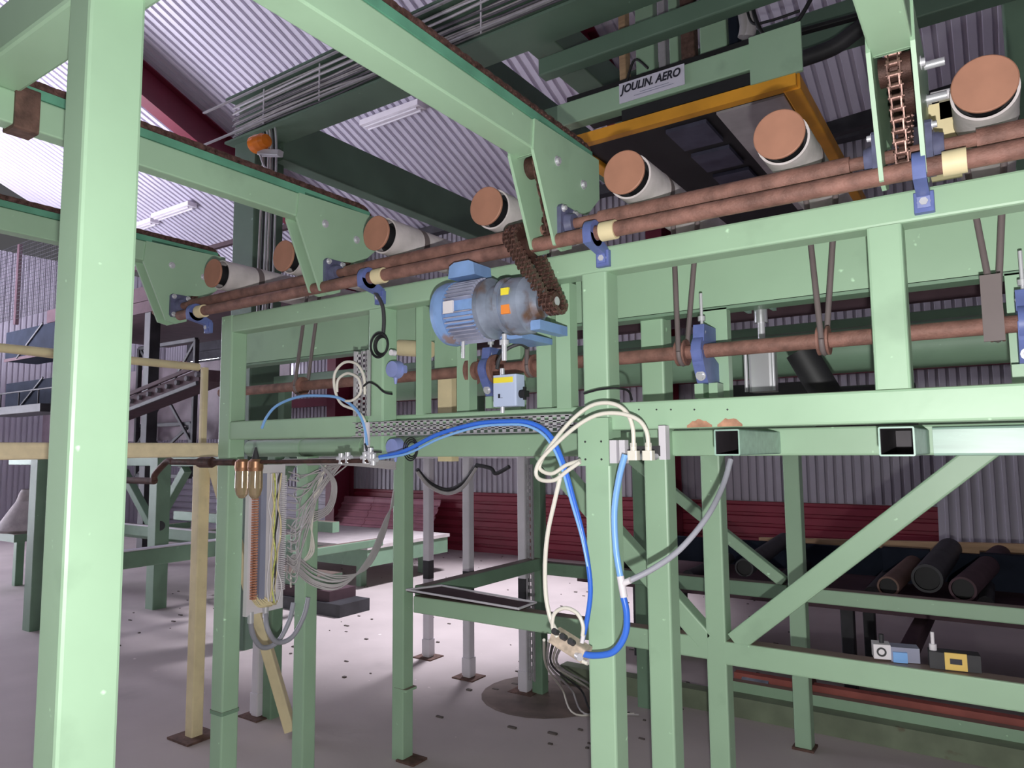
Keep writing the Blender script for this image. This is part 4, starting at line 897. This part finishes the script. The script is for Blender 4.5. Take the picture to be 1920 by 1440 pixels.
# inclined conveyor in front of it
DULL = mat('dull_grey_metal', (.16, .15, .165), .8, var=.2, spec=.2)
ic = thing('inclined_conveyor', at('Y', 5.0, 330, 730), 'dark ladder-like conveyor rising to the right behind the close post', 'conveyor')
a_ = at('Y', 5.0, 215, 778); b_ = at('Y', 5.0, 402, 705)
MB().bar(a_, b_, .4, .14).build('side_frame', PURP, ic); MB().bar(a_ + V((0, -.22, .10)), b_ + V((0, -.22, .10)), .03, .05).build('top_rail', PURP, ic)
MB().bar(a_ + V((0, -.22, -.1)), b_ + V((0, -.22, -.1)), .03, .05).build('bottom_rail', DARK, ic)
for i in range(12): q = a_.lerp(b_, i/11); MB().cyl(q + V((0, -.24, .0)), q + V((0, -.15, .0)), .03, n=10).build('idler', DULL, ic)
# navy boxes at the far left
for i, (px, py, w_, h_, lb) in enumerate(((55, 640, .9, .5, 'upper dark blue cabinet behind the wrapped rail'), (55, 740, .9, .5, 'lower dark blue cabinet under the wrapped rail'))):
    q = at('Y', 5.2, px, py); o = thing('navy_cabinet', q, lb, 'cabinet', 'dark blue cabinets at the left edge')
    MB().box(q.x-w_, q.x+w_, 5.2, 5.7, q.z-h_/2-.02, q.z+h_/2-.02).build('body', NAVY, o); MB().bar((q.x-.4, 5.18, q.z-.25), (q.x+.5, 5.18, q.z+.25), .02, .03).build('strut', DARK, o)
    MB().box(q.x-w_, q.x+w_, 5.185, 5.2, q.z-h_/2-.03, q.z-h_/2+.02).build('sill', PURP, o)
o = thing('walkway', at('Y', 5.0, 50, 800), 'dark curved walkway with thin rails at the left edge', 'walkway')
q = at('Y', 5.0, 0, 775); q2 = at('Y', 5.0, 110, 765)
MB().bar(q, q2, .5, .12).build('deck', DARK, o)
for i in range(4): r_ = q.lerp(q2, i/3); MB().cyl(r_, r_ + V((0, 0, .32)), .012, n=8).build('baluster', DARK, o)
MB().tube([q + V((0, 0, .32)), q2 + V((0, 0, .32))], .014, n=8, k=1).build('top_rail', DARK, o)
# blue crates seen through the gap beside the left post
for i in range(2):
    for j in range(2):
        q = at('Y', 7.4, 384 + i*20, 800 - j*22); b = MB().box(q.x-.09, q.x+.07, 7.4, 7.6, q.z-.08, q.z+.06)
        tag(b.build('blue_crate', LITB), ['lower', 'upper'][j] + (' left' if i == 0 else ' right') + ' bright blue crate in the gap left of the frame', 'crate', 'blue crates in the far gap')
# distant lit windows in an inner partition behind (seen in the gap)
wn2 = thing('window_2', (-10, 8.9, 2), kind='structure')
for i, (px0, px1, ys) in enumerate(((358, 374, (610, 643, 659, 675)), (378, 408, (595, 617, 642, 658, 674)), (505, 530, (690, 712)), (330, 352, (745,)), (360, 392, (738,)))):
    for y_ in ys:
        hgt = 9 if y_ > 620 else 18
        a_ = at('Y', 9.0, px0, y_-hgt/2); b_ = at('Y', 9.0, px1, y_+hgt/2); MB().box(a_.x, b_.x, 9.0, 9.02, b_.z, a_.z).build('pane', SKYP, wn2)
MB().box(at('Y', 9.03, 352, 650).x, at('Y', 9.03, 415, 650).x, 9.03, 9.06, at('Y', 9.03, 380, 690).z, at('Y', 9.03, 380, 580).z).build('frame', DARK, wn2)

for y_ in (628, 650, 666, 683):
    a_ = at('Y', 8.95, 350, y_-3.5); b_ = at('Y', 8.95, 416, y_+3.5); MB().box(a_.x, b_.x, 8.95, 8.99, b_.z, a_.z).build('frame', DARK, wn2)
# ------------------------------------------------------------------ overhead gantry (column, beams, lifting head)
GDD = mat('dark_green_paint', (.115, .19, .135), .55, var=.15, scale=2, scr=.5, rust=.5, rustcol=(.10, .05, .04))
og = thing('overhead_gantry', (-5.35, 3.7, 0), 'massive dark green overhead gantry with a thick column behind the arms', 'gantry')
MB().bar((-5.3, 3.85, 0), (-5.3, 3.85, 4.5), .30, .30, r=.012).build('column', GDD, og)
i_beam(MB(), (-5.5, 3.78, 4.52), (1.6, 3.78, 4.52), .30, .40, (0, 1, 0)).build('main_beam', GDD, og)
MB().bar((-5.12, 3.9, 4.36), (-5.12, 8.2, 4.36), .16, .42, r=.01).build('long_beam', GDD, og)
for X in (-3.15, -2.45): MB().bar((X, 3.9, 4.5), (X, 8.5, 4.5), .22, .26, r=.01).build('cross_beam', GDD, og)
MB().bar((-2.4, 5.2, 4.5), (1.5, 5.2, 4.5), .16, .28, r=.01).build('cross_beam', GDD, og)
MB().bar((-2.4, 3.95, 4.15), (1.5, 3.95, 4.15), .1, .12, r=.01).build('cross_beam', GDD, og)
DARKC = mat('dark_grey_cable', (.13, .12, .14), .5, var=.2)
ct = thing('cable_bundle', (-4, 3.68, 4.5), 'bundled grey and white cables laid along the big overhead beam beside the thick column', 'cable tray')
for yy, z0 in ((3.60, 4.665), (3.60, 4.36)): MB().box(-5.8, 1.5, yy, yy+.02, z0, z0+.012).build('tray_side', GALV, ct)
for i in range(17):
    y_ = 3.69 - .012*(i % 3); z_ = 4.675 - .018*i
    pts = [(-5.44, y_, z_-.01)]
    for k in range(1, 9): pts.append((-5.4 + k*.6, y_ + random.uniform(-.012, .004), z_ + random.uniform(-.012, .012)))
    MB().tube(pts, .0085, n=6, k=4).build('cable', (GREYC, DARKC, GREYC, DARKC, GREYC)[i % 5] if i > 5 else (WPOST if i in (1, 2, 5) else GREYC), ct)
for X in (-5.0, -4.3, -3.5, -2.7, -1.9): MB().box(X-.006, X+.006, 3.655, 3.662, 4.37, 4.68).build('cable_tie', WPOST, ct)
for i in range(6):
    MB().tube([(-5.05+.035*i, 3.68, 4.34), (-5.02+.035*i, 3.68, 4.1), (-5.02+.04*i, 3.66, 3.2), (-5.02+.035*i, 3.66, 2.6)], .009, n=6, k=6).build('dropper', (GREYC, DARK, STEEL)[i % 3], ct)
# amber beacon
q = at('Y', 3.5, 487, 268); bc = thing('warning_beacon', q, 'round amber warning beacon on the dark column', 'beacon')
MB().lathe(q + V((-.09, 0, 0)), (1, 0, .0), [(0, 0), (0, .055), (.02, .07), (.08, .072), (.14, .066), (.18, .05), (.19, 0)], 26).build('lens', AMBER, bc)
MB().bar(q + V((-.02, .02, -.07)), q + V((.2, .05, -.12)), .06, .05).build('bracket', STEEL, bc)
MB().tube([q + V((.0, 0, -.08)), q + V((.04, .02, -.2)), q + V((.12, .05, -.28)), q + V((.14, .08, -.6))], .008, n=6, k=5).build('lead', WPOST, bc)
# lifting head
PAD = mat('dark_suction_pad', (.07, .07, .11), .6, var=.3)
YJ = 4.0
lh = thing('vacuum_lifting_head', (-1.5, YJ, 3.8), 'green and orange vacuum lifting head hanging under the gantry with a maker plate', 'lifting head')
MB().bar((-2.32, YJ+.05, 3.825), (-1.0, YJ+.05, 3.825), .1, .155, r=.008).build('front_beam', G, lh)
MB().bar((-2.42, YJ+.05, 3.825), (-2.32, YJ+.05, 3.825), .1, .155, r=.008).build('end_block', GD, lh)
MB().box(-1.04, -.76, YJ-.03, YJ-.01, 3.64, 3.92).build('side_plate', G, lh)
MB().prism([(YJ-.02, 3.575), (YJ+.04, 3.575), (YJ+.04, 3.645), (YJ-.02, 3.645)], 'X', -2.25, -.80).build('orange_beam', ORANGE, lh)
MB().bar((-.83, YJ+.02, 3.61), (-.83, 6.4, 3.61), .09, .09).build('orange_side_beam', ORANGE, lh)
MB().bar((-2.22, YJ+.02, 3.61), (-2.22, 6.4, 3.61), .09, .09).build('orange_side_beam', ORANGE, lh)
MB().box(-2.2, -.88, YJ+.05, 6.3, 3.60, 3.63).build('foam_pad', BLACK, lh)
MB().box(-1.28, -.89, YJ+.1, 6.2, 3.585, 3.60).build('grey_panel', GREYC, lh)
for i in range(1):
    for j in range(4): MB().box(-1.62+i*.36, -1.36+i*.36, YJ+.15+j*.45, YJ+.48+j*.45, 3.575, 3.60).build('suction_pad', PAD, lh)
MB().box(-2.3, -.9, YJ+.1, YJ+.5, 3.92, 3.99).build('dark_hood', BLACK, lh)
MB().box(-1.85, -1.0, YJ+.0, YJ+.06, 3.66, 3.73).build('dark_slot', BLACK, lh)
for px, w_, mm in ((1170, .05, WOOD), (1212, .13, G), (1244, .05, GALV), (1266, .06, G), (1292, .09, RUSTB if 'RUSTB' in globals() else ENDR), (1340, .17, G), (1378, .06, NAVY)):
    q = at('Y', YJ+.3, px, 60); MB().bar((q.x, YJ+.3, 3.92), (q.x, YJ+.3, 5.6), w_, .08).build('mast', mm, lh)
for i in range(5):
    MB().tube([at('Y', YJ+.1, 1100+i*8, 2), at('Y', YJ+.1, 1120+i*6, 8+i), at('Y', YJ+.1, 1150+i*4, 2)], .012, n=6, k=5).build('hose', BLACK, lh)
for px in (1392, 1402): MB().tube([at('Y', YJ+.2, px-2, -40), at('Y', YJ+.2, px+2, 20), at('Y', YJ+.2, px+6, 48), at('Y', YJ+.2, px+2, 70)], .035, n=10, k=6).build('grey_hose', GREYC, lh)
MB().tube([at('Y', YJ+.1, 1410, -20), at('Y', YJ+.1, 1415, 30), at('Y', YJ+.1, 1440, 70), at('Y', YJ+.1, 1490, 45), at('Y', YJ+.1, 1525, -10)], .012, n=8, k=6).build('hose', BLACK, lh)
MB().tube([at('Y', YJ+.1, 1395, -20), at('Y', YJ+.1, 1408, 40), at('Y', YJ+.1, 1440, 40), at('Y', YJ+.1, 1500, 20)], .008, n=8, k=6).build('hose', BLACK, lh)
MB().tube([at('Y', YJ, 1175, 155), at('Y', YJ, 1190, 112), at('Y', YJ, 1215, 128)], .008, n=6, k=6).build('hose', BLACK, lh)
# maker plate with its lettering
pl = MB().box(-1.86, -1.43, YJ-.008, YJ-.002, 3.775, 3.905).build('maker_plate', mat('white_plate', (.72, .70, .82), .4, var=.02), lh)
def text(body, x, z, size, Y, parent, shear=.25, wd=None):
    c = bpy.data.curves.new('lettering', 'FONT'); c.body = body; c.size = size; c.extrude = .0008; c.shear = shear; c.align_x = 'LEFT'; c.materials.append(INK); c.offset = .0022
    o = bpy.data.objects.new('lettering', c); COL.objects.link(o)
    bpy.context.view_layer.update(); s_ = (wd/max(o.dimensions.x, 1e-4)) if wd else 1
    me = bpy.data.meshes.new_from_object(o.evaluated_get(bpy.context.evaluated_depsgraph_get())); bpy.data.objects.remove(o)
    me.transform(Matrix.Translation((x, Y, z)) @ Matrix.Rotation(math.pi/2, 4, 'X') @ Matrix.Diagonal((s_, 1, 1, 1)))
    o = bpy.data.objects.new('lettering', me); COL.objects.link(o); o.parent = parent; o.matrix_parent_inverse = parent.matrix_basis.inverted(); return o
t1 = text('JOULIN. AERO', -1.845, 3.838, .072, YJ-.0095, lh, wd=.40)
MB().box(-1.72, -1.53, YJ-.0085, YJ-.0078, 3.812, 3.816).build('small_print', GREYP, lh); MB().box(-1.76, -1.50, YJ-.0085, YJ-.0078, 3.798, 3.802).build('small_print', GREYP, lh)
# bow-shaped dark pipe and struts right of the lifting head
b = MB(); b.tube([at('Y', 4.6, 1500, 112), at('Y', 4.6, 1560, 90), at('Y', 4.6, 1600, 62), at('Y', 4.6, 1650, 20), at('Y', 4.6, 1700, -40)], .05, n=14, k=6); tag(b.build('bent_pipe', DARK), 'thick dark bent pipe rising behind the right-hand chain arm', 'pipe')
tag(MB().bar(at('Y', 4.6, 1495, 62), at('Y', 4.6, 1640, 22), .05, .03).build('flat_bar', BLACK), 'thin black bar above the dark bent pipe', 'bar')
tag(MB().bar((.35, 5.8, 3.0), (.35, 5.8, 6.6), .3, .3).build('far_column', GD), 'blurred dark green column at the top right behind the rollers', 'column')
tag(MB().bar((.72, 4.9, 2.8), (.72, 4.9, 5.8), .12, .12).build('far_strut', BLACK), 'narrow black strut at the right edge beside the largest roller', 'strut')
tag(MB().bar((-1.2, 7.2, 4.62), (.7, 7.2, 4.75), .1, .14).build('roof_strut', DARK), 'dark level strut under the roof behind the right-hand arm', 'strut')
# cream bracket beside the rightmost roller
cb = thing('cream_bracket', at('Y', 1.95, 1755, 230), 'worn cream bracket between the right-hand arm and the largest roller', 'bracket')
q = at('Y', 2.1, 1757, 222); MB().box(q.x-.025, q.x+.045, 2.1, 2.2, 2.31, q.z+.04).build('plate', CREAM, cb); MB().cyl((q.x-.01, 2.08, q.z+.05), (q.x+.06, 2.08, q.z+.05), .013).build('knuckle', WHITEP, cb)
MB().box(-.075, -.02, 2.10, 2.14, 2.44, 2.50).build('stop_plate', mat('dull_olive', (.3, .28, .2), .5), cb)
for zz in (2.48, 2.57): MB().cyl((-.10, 2.05, zz), (-.055, 2.05, zz), .011, n=8).build('bolt', STEEL, cb)

# ------------------------------------------------------------------ scattered litter on the bright floor
lit = MB()
for i in range(260):
    x = random.uniform(-8, -1.5); y = random.uniform(3.2, 9); s_ = random.uniform(.005, .022)
    lit.box(x, x+s_*random.uniform(1, 3), y, y+s_, 0, .004 + s_*.25)
tag(lit.build('floor_debris', mat('dark_debris', (.12, .10, .09), .8)), 'small dark crumbs scattered over the concrete floor', 'debris', kind='stuff')
tag(MB().lathe((-2.55, 4.12, 0.001), (0, 0, 1), [(0, .0), (.0, .42), (.004, .40), (.004, 0)], 24).build('oil_stain', mat('brown_stain', (.17, .13, .11), .6, var=.3)), 'dark oily patch round the foot of the rear post', 'stain', kind='stuff')
for i in range(5):
    P = [at('Z', .9, 1020, 1200) + V((.02*i, 0, 0)), at('Z', .5, 1025+6*i, 1250), V((-2.35+.05*i, 4.0+.03*i, .1)), V((-2.2+.04*i, 3.9+.04*i, .01)), V((-2.0+.03*i, 4.1, .01))]
    tag(MB().tube(P, .006, n=6, k=6).build('floor_cable', (WHITEH, GREYC, DARK)[i % 3]), ['left', 'second', 'middle', 'fourth', 'right'][i] + ' one of five loose cables curling onto the oily patch', 'cable', 'loose cables by the oily patch')
